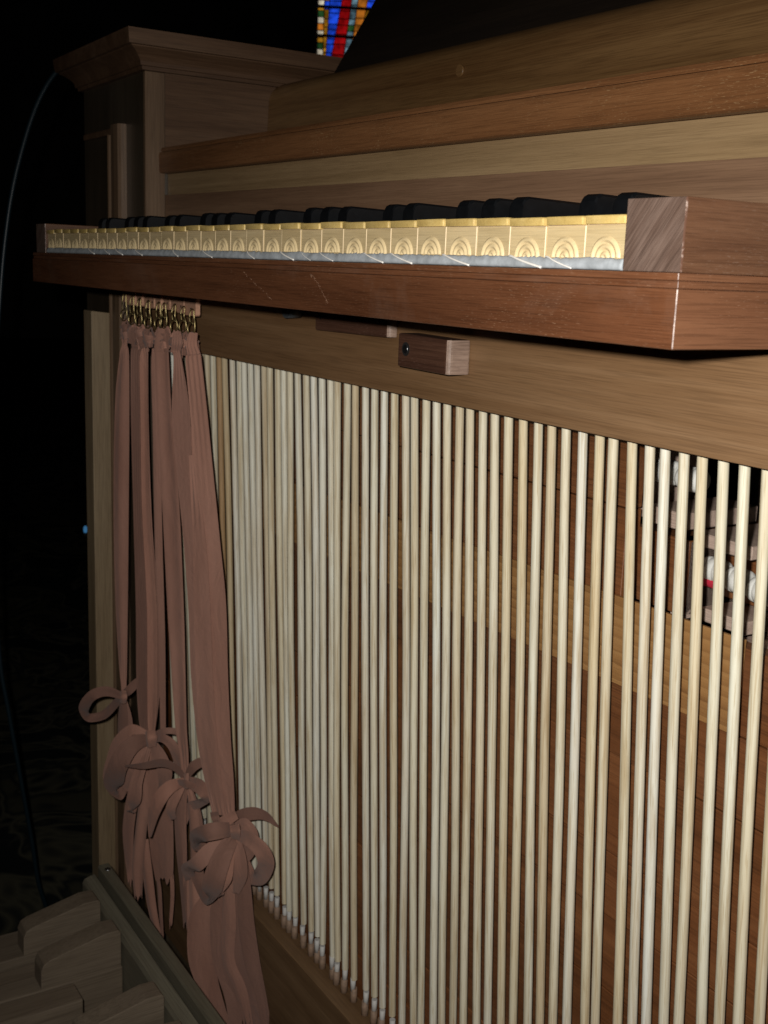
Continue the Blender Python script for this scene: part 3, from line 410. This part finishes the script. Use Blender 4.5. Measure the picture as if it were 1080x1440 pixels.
# raised moulding round the front panel of the pillar
for (x0, x1, y0) in ((-884.5,-875.5,99.5), (-866,-841,97)):
    pr = [(x0, 106), (x0, y0+3), (x0+2, y0+0.6), ((x0+x1)/2, y0), (x1-3, y0+0.8), (x1-0.6, y0+3.5), (x1, 106)]
    bb = bmesh.new(); zt = 108.5 if x0 < -870 else 112.5
    A = [bb.verts.new((p[0], p[1], -850)) for p in pr]; B = [bb.verts.new((p[0], p[1], zt)) for p in pr]
    for i in range(len(pr)): bb.faces.new((A[i], A[(i+1)%len(pr)], B[(i+1)%len(pr)], B[i]))
    bb.faces.new(A[::-1]); bb.faces.new(B); bmesh.ops.recalc_face_normals(bb, faces=bb.faces[:])
    mk('panel_moulding', bb, M['case_v'], pil)
mk('panel_moulding', box(-960, -866.4, 99.5, 106, 104, 110, 1.2, 2), M['case'], pil)
pb = prism([(-906,80),(-880,80),(-880,104.8),(-906,104.8)], 2, -850, -72, 0.8)
for v in pb.verts:
    if v.co.z > -80: v.co.z += -6*abs((v.co.y-90)/12) + 2
mk('post', pb, M['post'], case)

# rail below the keyboard with two wooden turn buttons
rail = mk('hanger_rail', box(-783, 420, 87, 97, -96.6, -45, 0.5, 2), M['rail'], case)
def button(x0, x1, y0, z0, z1, cut, tilt, screws, name):
    pr = [(x0, y0), (x1-cut, y0), (x1, y0+cut), (x1, 86.8), (x0, 86.8)]
    bb = prism(pr, 2, z0, z1, 1.3)
    cx = (x0+x1)/2
    for f in bb.faces:
        c = f.calc_center_median(); n = f.normal
        if n.x > 0.3: f.material_index = 1
    for v in bb.verts: v.co.z += (v.co.x-cx)*tilt
    o = mk(name, bb, [M['button'], M['button_end']], case)
    for sx, r in screws:
        zc = (z0+z1)/2 + (sx-cx)*tilt + 1
        h = bmesh.new()                                      # countersunk hole with the screw head inside
        cyl((sx, y0-0.25, zc), (sx, y0+0.8, zc), r, r*0.75, 18, h)
        so_ = mk('screw_hole', h, M['dark'], o)
        s = bmesh.new(); cyl((sx, y0-0.7, zc), (sx, y0-0.1, zc), r*0.62, r*0.62, 16, s); mk('screw', s, M['steel'], o)
    return o
button(-266, -213, 71.5, -77.2, -57.2, 2.0, -0.012, [(-257.0, 4.2)], 'turn_button')
button(-387, -291, 80, -62.3, -44.2, 2.0, 0.012, [(-379, 2.6), (-304, 2.6)], 'turn_button')
kb = cyl((-424, 76, -49.5), (-424, 87, -49.5), 7.5, 7.5, 24); mk('dowel_end', kb, plain('grey dowel', (0.05,0.055,0.06), 0.5), case)

# bottom beam
mk('bottom_beam', box(-783, 420, 100, 150, -720, -583, 0.8, 2), M['beam'], case)

# ---------------------------------------------------------------- roller board behind the rods
rb = empty('backing_board', (-300, 180, -600), 'red brown plank backing with a pine rail seen through the gaps between the rods', 'backing board')
seams = [-45, -92, -139.3, -190, -234.5, -276, -334, -372, -416, -455, -506, -548, -590]
for z1, z0 in zip(seams, seams[1:]):
    xe = -112 if z1 > -180 else 420                        # the upper planks stop where the brackets begin
    x = -784 + random.uniform(-200, 0)
    while x < xe:
        x1 = min(x+random.uniform(260, 620), xe)
        if x1 > -784: mk('plank', box(max(x,-784), x1-0.5, 121.5+random.uniform(-0.8,1.2), 132, z0+0.4, z1-0.2, 0.4), M['back'], rb)
        x = x1
pz = lambda x: 6.0*(x+440)/395.0
mk('pine_rail', prism_x([(119.3,-239.9),(119.3,-191.6),(121.3,-191.6),(121.3,-239.9)], -784, -26, 0.3, shear=pz), M['pine'], rb)
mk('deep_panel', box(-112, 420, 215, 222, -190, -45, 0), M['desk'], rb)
def bush(x, z, L, red, y=146):
    b = bmesh.new(); prev = None; n = 24                   # cloth-wound bushing with rounded ends
    for t, r in ((0,4.6),(0.06,6.0),(0.15,6.5),(0.32,6.6),(0.34,6.35),(0.36,6.6),(0.64,6.6),(0.66,6.35),(0.68,6.6),(0.85,6.5),(0.94,6.0),(1,4.6)):
        ring = [b.verts.new((x+L*t, y+r*math.cos(6.2832*q/n), z+r*math.sin(6.2832*q/n))) for q in range(n)]
        if prev:
            for q in range(n): b.faces.new((prev[q], prev[(q+1)%n], ring[(q+1)%n], ring[q])).smooth = True
        else: b.faces.new(ring[::-1])
        prev = ring
    b.faces.new(prev)
    q = mk('bushing', b, M['white'], rb)
    if red: mk('red_washer', cyl((x+1.5, y, z-4.6), (x+L-4, y, z-4.6), 5.0, 5.0, 16), M['red'], q)
for (x, z, L, r) in ((-118,-120,16,0), (-100,-121,16,0), (-78,-165,15,1), (-61,-166.5,13,0), (-46,-168,13,0), (-44,-206.5,15,1), (-24,-208,14,0)): bush(x, z, L, r)
for (x0, x1, z0, z1, y0, y1) in ((-131,-122,-147,-105,133,190), (-112,-84,-146,-137,133,190), (-82,-44,-153,-146,140,190), (-88,-78,-192,-150,134,190), (-70,-40,-190,-183,136,190), (-38,-26,-200,-150,150,190), (-46,-16,-198,-193,136,190), (-50,-20,-236,-226,136,190)):
    mk('bracket', box(x0, x1, y0, y1, z0, z1, 0.6), M['pale'], rb)
mk('bracket_base', box(-120, -78, 133, 212, -190, -150, 0.5), M['back'], rb)
mk('bracket_base', box(-76, -40, 160, 212, -182, -156, 0.5), M['back'], rb)
mk('green_felt', box(-78, 160, 196, 204, -136, -82, 1), M['green'], rb)

# ---------------------------------------------------------------- keyboard
kbd = empty('keyboard', (-376, 60, -44), 'keyboard with carved boxwood naturals and ebony sharps in a reddish slip', 'keyboard')
KP = 23.5
def slip_box(*a):
    q = box(*a)
    for f in q.faces:
        if f.normal.x > 0.9: f.material_index = 2
        elif f.material_index == 1:
            c = f.calc_center_median()
            if not (c.x > 20 and c.y < 0): f.material_index = 0
    return q
SM = [M['slip'], M['wear'], M['slip_side']]
slip = mk('key_slip', slip_box(-793, 30, -3.4, 123, -43.8, -22.6, 0.35, 1, 1), SM, kbd)
mk('slip_groove', slip_box(-792.4, 29.2, -2.5, 122, -22.5, -19.9, 0.2, 1, 1), SM, slip)
mk('slip_fillet', slip_box(-792.6, 29.5, -3.0, 122, -19.8, -17.1, 0.25, 1, 1), SM, slip)
def cheek(x0, x1, name):
    b = box(x0, x1, -2.4, 123, -17.0, 8.8, 0.5, 2, 1)
    for f in b.faces:
        if f.material_index == 0 and f.normal.y < -0.9: f.material_index = 2
    for f in b.faces:
        if f.material_index == 1:
            c = f.calc_center_median()
            if not (c.x > x1-1 and c.y < 0): f.material_index = 2 if c.y < -1.4 else 0     # only the outer front corner is rubbed pale
    return mk(name, b, [M['cheek'], M['wear'], M['endgrain']], kbd)
cheek(0.6, 29.9, 'end_block'); cheek(-782, -752.8, 'end_block')
slip.name = 'key_slip'
M['scuff'] = plain('pale scuff', (0.25,0.14,0.085), 0.7, noise=0.3)
def scratch(pts, n, sp):
    q = bmesh.new(); P = spline(pts, 12)
    for i in range(n):
        c = P[int(random.random()*(len(P)-1))] + Vector((random.gauss(0, sp), 0, random.gauss(0, sp*0.5)))
        L = random.uniform(0.6, 2.2); d = Vector((L*0.8, 0, -L*0.6))
        cyl(c-d*0.5, c+d*0.5, random.uniform(0.05, 0.13), 0.03, 5, q)
    mk('scratch', q, M['scuff'], slip)
scratch([(-325,-3.42,-25),(-306,-3.42,-32.4),(-286,-3.42,-40)], 30, 0.6)
scratch([(-240,-3.42,-24),(-231,-3.42,-29.2),(-219,-3.42,-40)], 40, 0.6)
# naturals: body with pale arris, plate with bevelled edges, carved arcade
def arcade():
    b = bmesh.new(); nr_, na = 26, 28; Rr = 8.4; rows = []
    for i in range(nr_+1):
        r = Rr*i/nr_; t = r/Rr
        ph = (1-t)*3.0                                   # four ridges
        dep = -0.05 - 0.9*(0.5-0.5*math.cos(2*math.pi*(ph % 1.0)))**0.8
        if i == nr_: dep = 0.10
        row = []
        for j in range(na+1):
            a = math.pi*j/na
            row.append(b.verts.new((r*math.cos(a), dep, r*math.sin(a)*0.97)))
        rows.append(row)
    for i in range(nr_):
        for j in range(na):
            if i == 0 and j >= 0:
                f = b.faces.new((rows[0][0], rows[1][j], rows[1][j+1])) if True else None
            else: f = b.faces.new((rows[i][j], rows[i+1][j], rows[i+1][j+1], rows[i][j+1]))
            f.smooth = True
    for v in [v for v in b.verts if not v.link_faces]: b.verts.remove(v)
    bmesh.ops.recalc_face_normals(b, faces=b.faces[:])
    if sum((f.normal.y for f in b.faces)) > 0: bmesh.ops.reverse_faces(b, faces=b.faces[:])
    return b
def key_plate():
    b = box(-10.9, 10.9, -1.6, 118, 0.1, 3.4, 0)
    es = [e for e in b.edges if all(v.co.z > 3 for v in e.verts)]
    bmesh.ops.bevel(b, geom=es, offset=0.9, segments=3, profile=0.6, affect='EDGES', clamp_overlap=True)
    es = [e for e in b.edges if all(v.co.y < 0 for v in e.verts) and abs(e.verts[0].co.z-e.verts[1].co.z) > 1]
    if es: bmesh.ops.bevel(b, geom=es, offset=1.0, segments=2, profile=0.5, affect='EDGES', clamp_overlap=True)
    return b
nat0 = plate0 = arc0 = None
for k in range(32):
    cx = -(k+0.5)*KP; dz = random.uniform(-0.35, 0.35); dy = random.uniform(-0.25, 0.25)
    if k == 0:
        b = box(cx-11.5, cx+11.5, 0, 118, -15.5, 0, 0.3, 1, 1)
        nat0 = mk('natural_key', b, [M['box'], M['edge']], kbd); o = nat0
        p = key_plate()
        for v in p.verts: v.co.x += cx
        plate0 = mk('key_plate', p, M['box_top'], o, smooth=True, angle=40)
        a = arcade()
        for v in a.verts: v.co += Vector((cx, 0, -12.3))
        arc0 = mk('carved_arcade', a, M['arcade'], o)
    else:
        o = clone(nat0, 'natural_key', (cx, 59+dy, -7.75+dz), kbd)
        q = clone(plate0, 'key_plate', (0,0,0), o); q.location = plate0.location
        q = clone(arc0, 'carved_arcade', (0,0,0), o); q.location = arc0.location
# sharps: right to left the treble ends on f, so gaps follow 2, 3, 2, 3 ...
names = 'fedcbag'
sh0 = None
for k in range(1, 32):
    lo = names[(k) % 7]                                   # the natural left of the separator k
    if lo in 'eb': continue                               # no sharp between e-f and b-c
    cx = -k*KP + {'d':-1.2,'c':1.2,'a':-1.5,'g':0,'f':1.5}[lo]
    dz = random.uniform(-0.3, 0.3)
    if sh0 is None:
        pr = [(39.5,-2),(40.6,12.4),(41.8,14.6),(44.0,15.7),(123,13.6),(123,-2)]
        b = bmesh.new(); rows = []
        for x, ins in ((-5.2,0),(-4.1,1),(4.1,1),(5.2,0)):
            rows.append([b.verts.new((cx+x, y, z + (0 if z < 5 else (0.0 if ins else -1.1)))) for y, z in pr])
        for i in range(3):
            for j in range(len(pr)):
                b.faces.new((rows[i][j], rows[i][(j+1)%len(pr)], rows[i+1][(j+1)%len(pr)], rows[i+1][j]))
        b.faces.new(rows[0]); b.faces.new(rows[3][::-1]); bmesh.ops.recalc_face_normals(b, faces=b.faces[:])
        sh0 = mk('sharp_key', b, M['ebony'], kbd); c0 = (sh0.location + kbd.location); shc = cx
    else:
        o = bpy.data.objects.new('sharp_key', sh0.data); col.objects.link(o); o.parent = kbd
        o.location = sh0.location + Vector(((cx-shc)/1000, random.uniform(-0.3,0.3)/1000, dz/1000))
# felt under the key fronts, ragged, with loose white threads
b = bmesh.new(); rows = []; nx = 420
for i in range(nx+1):
    x = -751.5 + 751.5*i/nx; w = random.uniform(-0.35, 0.35); w2 = 0.5*math.sin(x*0.21)+0.4*math.sin(x*0.067+1)
    rows.append([b.verts.new((x, y, z)) for y, z in ((6,-16.9),(6,-12.4),(-0.3,-12.4+0.35*w2+w),(-1.3,-13.0+0.3*w2+w*0.8),(-2.1,-14.8+w*0.4+0.2*w2),(-2.2,-16.2+0.3*w+0.25*w2),(-1.2,-16.9))])
for i in range(nx):
    for j in range(7):
        f = b.faces.new((rows[i][j], rows[i+1][j], rows[i+1][(j+1)%7], rows[i][(j+1)%7])); f.smooth = True
b.faces.new(rows[0]); b.faces.new(rows[-1][::-1]); bmesh.ops.recalc_face_normals(b, faces=b.faces[:])
felt = mk('felt_strip', b, M['felt'], kbd)
for k, L, r in ((1.9,17,.22),(2.9,22,.34),(5,22,.30),(6.9,21,.30),(8,21,.28),(10,18,.18),(10.9,14,.12),(12,20,.30),(13.9,14,.2),(16.8,20,.24),(19,14,.2),(22.2,20,.25),(24.1,22,.3),(25.2,18,.2),(26.9,20,.3)):
    x = -k*KP
    mk('thread', tube([(x-2,-0.2,-12.3),(x+1,-1.2,-12.5),(x+L*0.35,-2.35,-13.9),(x+L*0.7,-2.75,-15.4),(x+L,-2.7,-16.6)], r*1.5, 6), M['thread'], felt)

# ---------------------------------------------------------------- tracker rods, one for each note, bottoms in pink sockets
r0 = s0 = k0 = None
for i, (xt, xb) in enumerate(RODS):
    zt, zb = -60.0, -562.0; yt, yb = 101+14*(-99+60)/460, 101+14*(-99+562)/460
    lab = 'pale wooden tracker rod, %s of the row counted from the right edge of the photo' % ordinal(i+1)
    tan = (i == 49)
    if tan: lab = 'darker tan tracker rod among pale ones, third rod showing beside the ribbons'
    o = bpy.data.objects.new('tracker_rod', None); col.objects.link(o); o.empty_display_size = 0.01
    o.location = W(xb, yb, zb); tag(o, lab, 'rod', 'tracker rods in a row under the keyboard')
    if r0 is None:
        r0 = []
        for vv in range(6):                                 # planed by hand: each kind a little bowed and uneven
            b = bmesh.new(); prev = None; n = 14; bow = random.uniform(-1.3, 1.3); bow2 = random.uniform(-0.8, 0.8); ph = random.uniform(0, 6)
            for j in range(17):
                z = 502*j/16; t = j/16; rr = 2.62*(1+0.025*math.sin(5*t+ph)+random.uniform(-0.008, 0.008))
                ox = bow*math.sin(math.pi*t)+0.35*math.sin(9*t+ph); oy = bow2*math.sin(math.pi*t)
                ring = [b.verts.new(((ox+rr*math.cos(2*math.pi*q/n))/1000, (oy+rr*math.sin(2*math.pi*q/n))/1000, z/1000)) for q in range(n)]
                if prev:
                    for q in range(n):
                        f = b.faces.new((prev[q], prev[(q+1)%n], ring[(q+1)%n], ring[q])); f.smooth = True
                prev = ring
            b.faces.new(prev)
            me = bpy.data.meshes.new('rod'); b.to_mesh(me); b.free(); me.materials.append(M['rod']); r0.append(me)
        r1 = r0[0].copy(); r1.materials.clear(); r1.materials.append(M['rod_tan'])
        b = cyl((0,0,-0.0125),(0,0,-0.001), 0.0019, 0.0022, 12); s0 = bpy.data.meshes.new('sleeve'); b.to_mesh(s0); b.free(); s0.materials.append(M['sleeve'])
        b = cyl((0,0,-0.0225),(0,0,-0.0095), 0.0028, 0.0026, 14); k0 = bpy.data.meshes.new('socket'); b.to_mesh(k0); b.free(); k0.materials.append(M['socket'])
    rod = bpy.data.objects.new('rod', r1 if tan else r0[random.randrange(6)]); col.objects.link(rod); rod.parent = o
    d = Vector((xt-xb, yt-yb, zt-zb))
    rod.rotation_euler = Vector((0,0,1)).rotation_difference(d.normalized()).to_euler()
    # every rod is turned about its own length and hangs a little high or low
    rod.rotation_euler = (rod.rotation_euler.to_matrix() @ Matrix.Rotation(random.uniform(0, 6.28), 3, 'Z')).to_euler()
    rod.location = (0, 0, random.uniform(-0.002, 0.003))
    for nm, me in (('sleeve', s0), ('socket', k0)):
        c = bpy.data.objects.new(nm, me); col.objects.link(c); c.parent = o
        c.location = (random.uniform(-.0006,.0006), random.uniform(-.0006,.0006), random.uniform(-0.0015, 0.0015) if nm == 'sleeve' else 0)

# ---------------------------------------------------------------- lever ends, hooks and tied ribbons
for i, (xa, xb, z) in enumerate(TABS):
    pr = [(xa+0.4, -43.9), (xb-0.4, -43.9), (xb-0.4, z+1.2), (xb-1.8, z), (xa+1.8, z), (xa+0.4, z+1.2)]
    y0 = 63.5 + random.uniform(-1.2, 1.2)
    b = prism(pr, 1, y0, y0+4.0, 0.3)
    o = mk('lever_end', b, M['leather'])
    tag(o, 'tan lever end under the key slip above the ribbons, %s from the left' % ordinal(i+1), 'lever end', 'tan lever ends above the ribbons')
    xm = (xa+xb)/2 + 2
    mk('pin_hole', cyl((xm, y0-0.15, z+5.5), (xm, y0+0.5, z+5.5), 1.1, 1.1, 12), M['dark'], o)
for i, (x, y, z, zt) in enumerate(HOOKS):
    y = 60.0; b = bmesh.new(); r = 4.2; s = random.uniform(-1.5, 1.5); ca, sa = 0.72, 0.69
    def P(u, zz, d=0): return (x+u*ca-d*sa, y+u*sa*0.55+d*ca*0.5, zz)
    pts = [P(3.2+s*0.4, zt+4), P(3.0+s*0.5, zt+1), P(3.0+s, z+9), P(4.4+s*0.4, z+5.2, -1), P(4.7, z+0.5, -1), P(2.6, z-3.4, 0), P(-1.2, z-4.0, 0.6), P(-4.2, z-1.6, 1), P(-4.5, z+2.2, 1), P(-2.6, z+5.0, 0.6), P(0.4, z+5.9, 0.4), P(2.4, z+4.6, 0.5)]
    tube(pts, 0.7, 8, b, 5)
    tube([P(3.2+s*0.4, zt+4), P(1.5, zt+5.2, 3), P(-1.0, zt+4.0, 5), P(-3.0+s*0.3, zt-2, 4), P(-2.6, z+10, 1.6), P(-1.4, z+5.6, 0.6)], 0.6, 8, b, 5)
    o = mk('wire_hook', b, M['brass'], smooth=True)
    tag(o, 'brass wire hook holding a ribbon knot, %s from the left' % ordinal(i+1), 'hook', 'brass hooks above the ribbons')
def cloth(name, rows, parent, fold=0.10, cols=17, k=6, seed=0, fray=0):
    rn = random.Random(seed); A = spline([r[:3] for r in rows], k); B = spline([r[3:] for r in rows], k)
    n = len(A); ph = rn.uniform(0, 6.28); nf = rn.choice((0.5, 0.5, 1.0)); npl = rn.choice((2.5, 3.5, 4.0)); ph2 = rn.uniform(0, 6.28)
    wm = max((B[i]-A[i]).length for i in range(n)); G_ = []; NN = []
    for i in range(n):
        t = (A[min(i+1,n-1)]-A[max(i-1,0)])+(B[min(i+1,n-1)]-B[max(i-1,0)]); ac = B[i]-A[i]; w = max(ac.length, 0.3)
        nn = t.cross(ac); nn = nn.normalized() if nn.length > 1e-6 else Vector((0,-1,0))
        tight = max(0.0, 1-w/wm)                            # cloth drawn together is pleated
        row = []
        for j in range(cols):
            u = j/(cols-1); p = A[i].lerp(B[i], u)
            f = fold*w*(math.sin(math.pi*2*nf*u+ph+0.03*i)*0.5+math.sin(math.pi*u)*0.35)
            f += (0.05+3.0*max(0,tight-0.35))*math.sin(math.pi*2*npl*u+ph2+0.4*math.sin(i*0.11+ph)) * min(1, w/6)
            f += 0.10*math.sin(i*0.31+j*0.3+ph)
            row.append(p+nn*f)
        G_.append(row); NN.append(nn)
    if fray:
        for j in range(cols):
            dz = rn.uniform(-3.5, 2)+3*math.sin(j*0.7+ph)
            for i in range(max(0, n-5), n): G_[i][j] = G_[i][j] + Vector((0,0,dz*((i-(n-6))/5)))
    b = bmesh.new(); th = 0.16
    F = [[b.verts.new(G_[i][j]+NN[i]*th) for j in range(cols)] for i in range(n)]; K = [[b.verts.new(G_[i][j]-NN[i]*th) for j in range(cols)] for i in range(n)]
    for i in range(n-1):
        for j in range(cols-1):
            b.faces.new((F[i][j], F[i+1][j], F[i+1][j+1], F[i][j+1])).smooth = True
            b.faces.new((K[i][j+1], K[i+1][j+1], K[i+1][j], K[i][j])).smooth = True
    def rim(a, c, d, e):
        b.faces.new([b.verts.new(v.co) for v in (a, c, d, e)])
    for i in range(n-1):
        rim(F[i][0], K[i][0], K[i+1][0], F[i+1][0]); rim(F[i+1][-1], K[i+1][-1], K[i][-1], F[i][-1])
    for j in range(cols-1):
        rim(F[-1][j], K[-1][j], K[-1][j+1], F[-1][j+1]); rim(F[0][j+1], K[0][j+1], K[0][j], F[0][j])
    return mk(name, b, M['ribbon'], parent)
LAB = {'1':'single rose brown ribbon at far left with one round bow loop', '2':'rose brown ribbons tied together with a bow beside the post, second bundle from left',
       '3':'rose brown ribbon tied in a leafy bow between the two wide bundles', '4':'widest rose brown ribbon bundle with large low bow beside the rods'}
for key in '1234':
    D = BUNDLES[key]; r = D['ribbon'][0][0]
    e = empty('ribbon_bundle', (r[0], r[1], r[2]), LAB[key], 'ribbon', 'tied ribbons hanging from hooks')
    for kind in ('ribbon', 'bow', 'knot', 'tail'):
        for i, rows in enumerate(D[kind]):
            nm = {'ribbon':'ribbon_strip','bow':'bow_loop','knot':'knot','tail':'tail_strip'}[kind]
            cloth(nm, rows, e, {'ribbon':0.10,'bow':0.05,'knot':0.18,'tail':0.12}[kind], seed=int(key)*100+i+len(kind)*7, fray=(kind == 'tail'))

    # the knotted loop of each ribbon on its hook
    for hi in {'1':(0,), '2':(1,2,3), '3':(4,5), '4':(6,7,8)}[key]:
        x, y, z, zt = HOOKS[hi]; rn = random.Random(hi)
        rows = []
        for q in range(9):                                  # a band going up through the ring and over
            a = math.pi*q/8
            cx, cy, cz = x+0.5*math.cos(a), 61.5-4.2*math.cos(a), z-6.5+4.0*math.sin(a)-10*(abs(math.cos(a))**2)
            rows.append([cx-2.6, cy, cz, cx+2.6, cy+1.2, cz])
        cloth('loop', rows, e, 0.25, seed=hi+50, k=3)
        for w_ in range(2):                                 # two tight turns below the ring
            zc = z-12-5.5*w_; rows = []; r = 5.6-0.6*w_; tl = rn.uniform(-3, 3)
            for q in range(13):
                a = 2*math.pi*q/12+rn.uniform(-0.1, 0.1)
                px, py = x+r*1.15*math.cos(a), 61.0+r*0.8*math.sin(a); pz_ = zc+tl*math.cos(a)
                rows.append([px, py, pz_+3.4, px+0.3, py, pz_-3.4])
            cloth('knot', rows, e, 0.30, seed=hi*3+w_, k=3)
        rows = [[x+3,57,z-13,x+3,59,z-18],[x+6.5,55.5,z-14,x+6.5,57,z-20],[x+9+rn.uniform(-1,3),56,z-18,x+8,57,z-25]]
        cloth('knot_end', rows, e, 0.2, seed=hi+9, k=4, fray=0)

# ---------------------------------------------------------------- pedalboard at the lower left
ped = empty('pedalboard', (-560, -60, -700), 'grey oak pedalboard with raised sharps beside the ribbons', 'pedalboard')
prr = mk('back_rail', prism_x([(9,-690),(9,-631),(11,-627),(21,-624.5),(22.5,-626),(22.5,-633),(25,-633),(25,-617.5),(26.5,-616),(35,-616),(36.5,-617.5),(36.5,-690)], -712, 200, 0), M['pedal_rail'], ped)
mk('screw', cyl((-700, 31, -616.5), (-700, 31, -615.2), 3.0, 3.0, 16), M['steel'], prr)
def pedal(cx, w, stick, block, name, ztop):
    o = mk(name, box(cx-w/2, cx+w/2, stick[0], stick[1], -700, ztop, 1.5, 2), M['pedal'], ped)
    if block:
        y0, y1, z0, zf, zb, w2 = block
        pr = [(y0, z0), (y0+0.5, zf-9), (y0+3, zf-3), (y0+9, zf), (y1-14, zb), (y1-2, zb-0.5), (y1, zb-3), (y1, z0)]
        mk('raised_block', prism_x(pr, cx-w2/2, cx+w2/2, 0.8), M['pedal'], o)
    return o
for cx in (-661, -603, -496, -438, -380):
    pedal(cx, 24, (-420, 8), (-66, 7, -655, -627, -616, 22), 'sharp_pedal', -653)
for cx in (-692, -632, -548, -466, -408):
    pedal(cx, 26, (-420, -46) if cx == -548 else (-420, 6), None, 'natural_pedal', -634 if cx == -548 else -660)
mk('frame_floor', box(-712, 200, -420, 40, -760, -705, 1), M['pedal_rail'], ped)

# ---------------------------------------------------------------- cable, and a glowing bead standing in for a blue glint
cb = tube([(-1000,260,190.5),(-1000,200,205),(-1000,148.6,217.5),(-1000,116,206),(-1000,88,182.5),(-1000,68,154.5),(-1000,51.7,116),(-1000,34.8,58.5),(-1000,24,1),(-1000,15.8,-68),(-1000,3.6,-210),(-1000,0,-376),(-1000,3,-489),(-1000,11,-553),(-1000,23.6,-647),(-1000,34,-725),(-1000,44,-800),(-1000,70,-846),(-1000,160,-846)], 2.6, 10)
tag(mk('cable', cb, M['cable']), 'thin blue black cable hanging from the pillar top at the left', 'cable')
def glint_mat(name, c, s):
    m, nt, p = new_mat(name); p.inputs['Base Color'].default_value = (*c,1); p.inputs['Emission Color'].default_value = (*c,1); p.inputs['Emission Strength'].default_value = s; return m
lm = glint_mat('blue glint glow', (0.08,0.30,0.60), 0.30); lw = glint_mat('pale glint glow', (0.45,0.55,0.60), 0.35)
def glint(p, r, m, label):  # self-lit bead added to imitate a glint of unknown source
    b = bmesh.new(); bmesh.ops.create_icosphere(b, subdivisions=2, radius=r)
    for v in b.verts: v.co = Vector((v.co.x*0.8, v.co.y*0.8, v.co.z*1.6)) + Vector(p)
    e = empty('glint_stand_in', (p[0], p[1], p[2]-r*2), label, 'lamp')
    mk('glint_bead', b, m, e); mk('glint_bead_base', cyl((p[0],p[1],p[2]-r*2.6),(p[0],p[1],p[2]-r*1.2), r*0.9, r*0.7, 14), M['dark'], e)
glint((-2003,420.7,-581), 5.5, lm, 'small glowing blue bead standing in for a glint just left of the post')
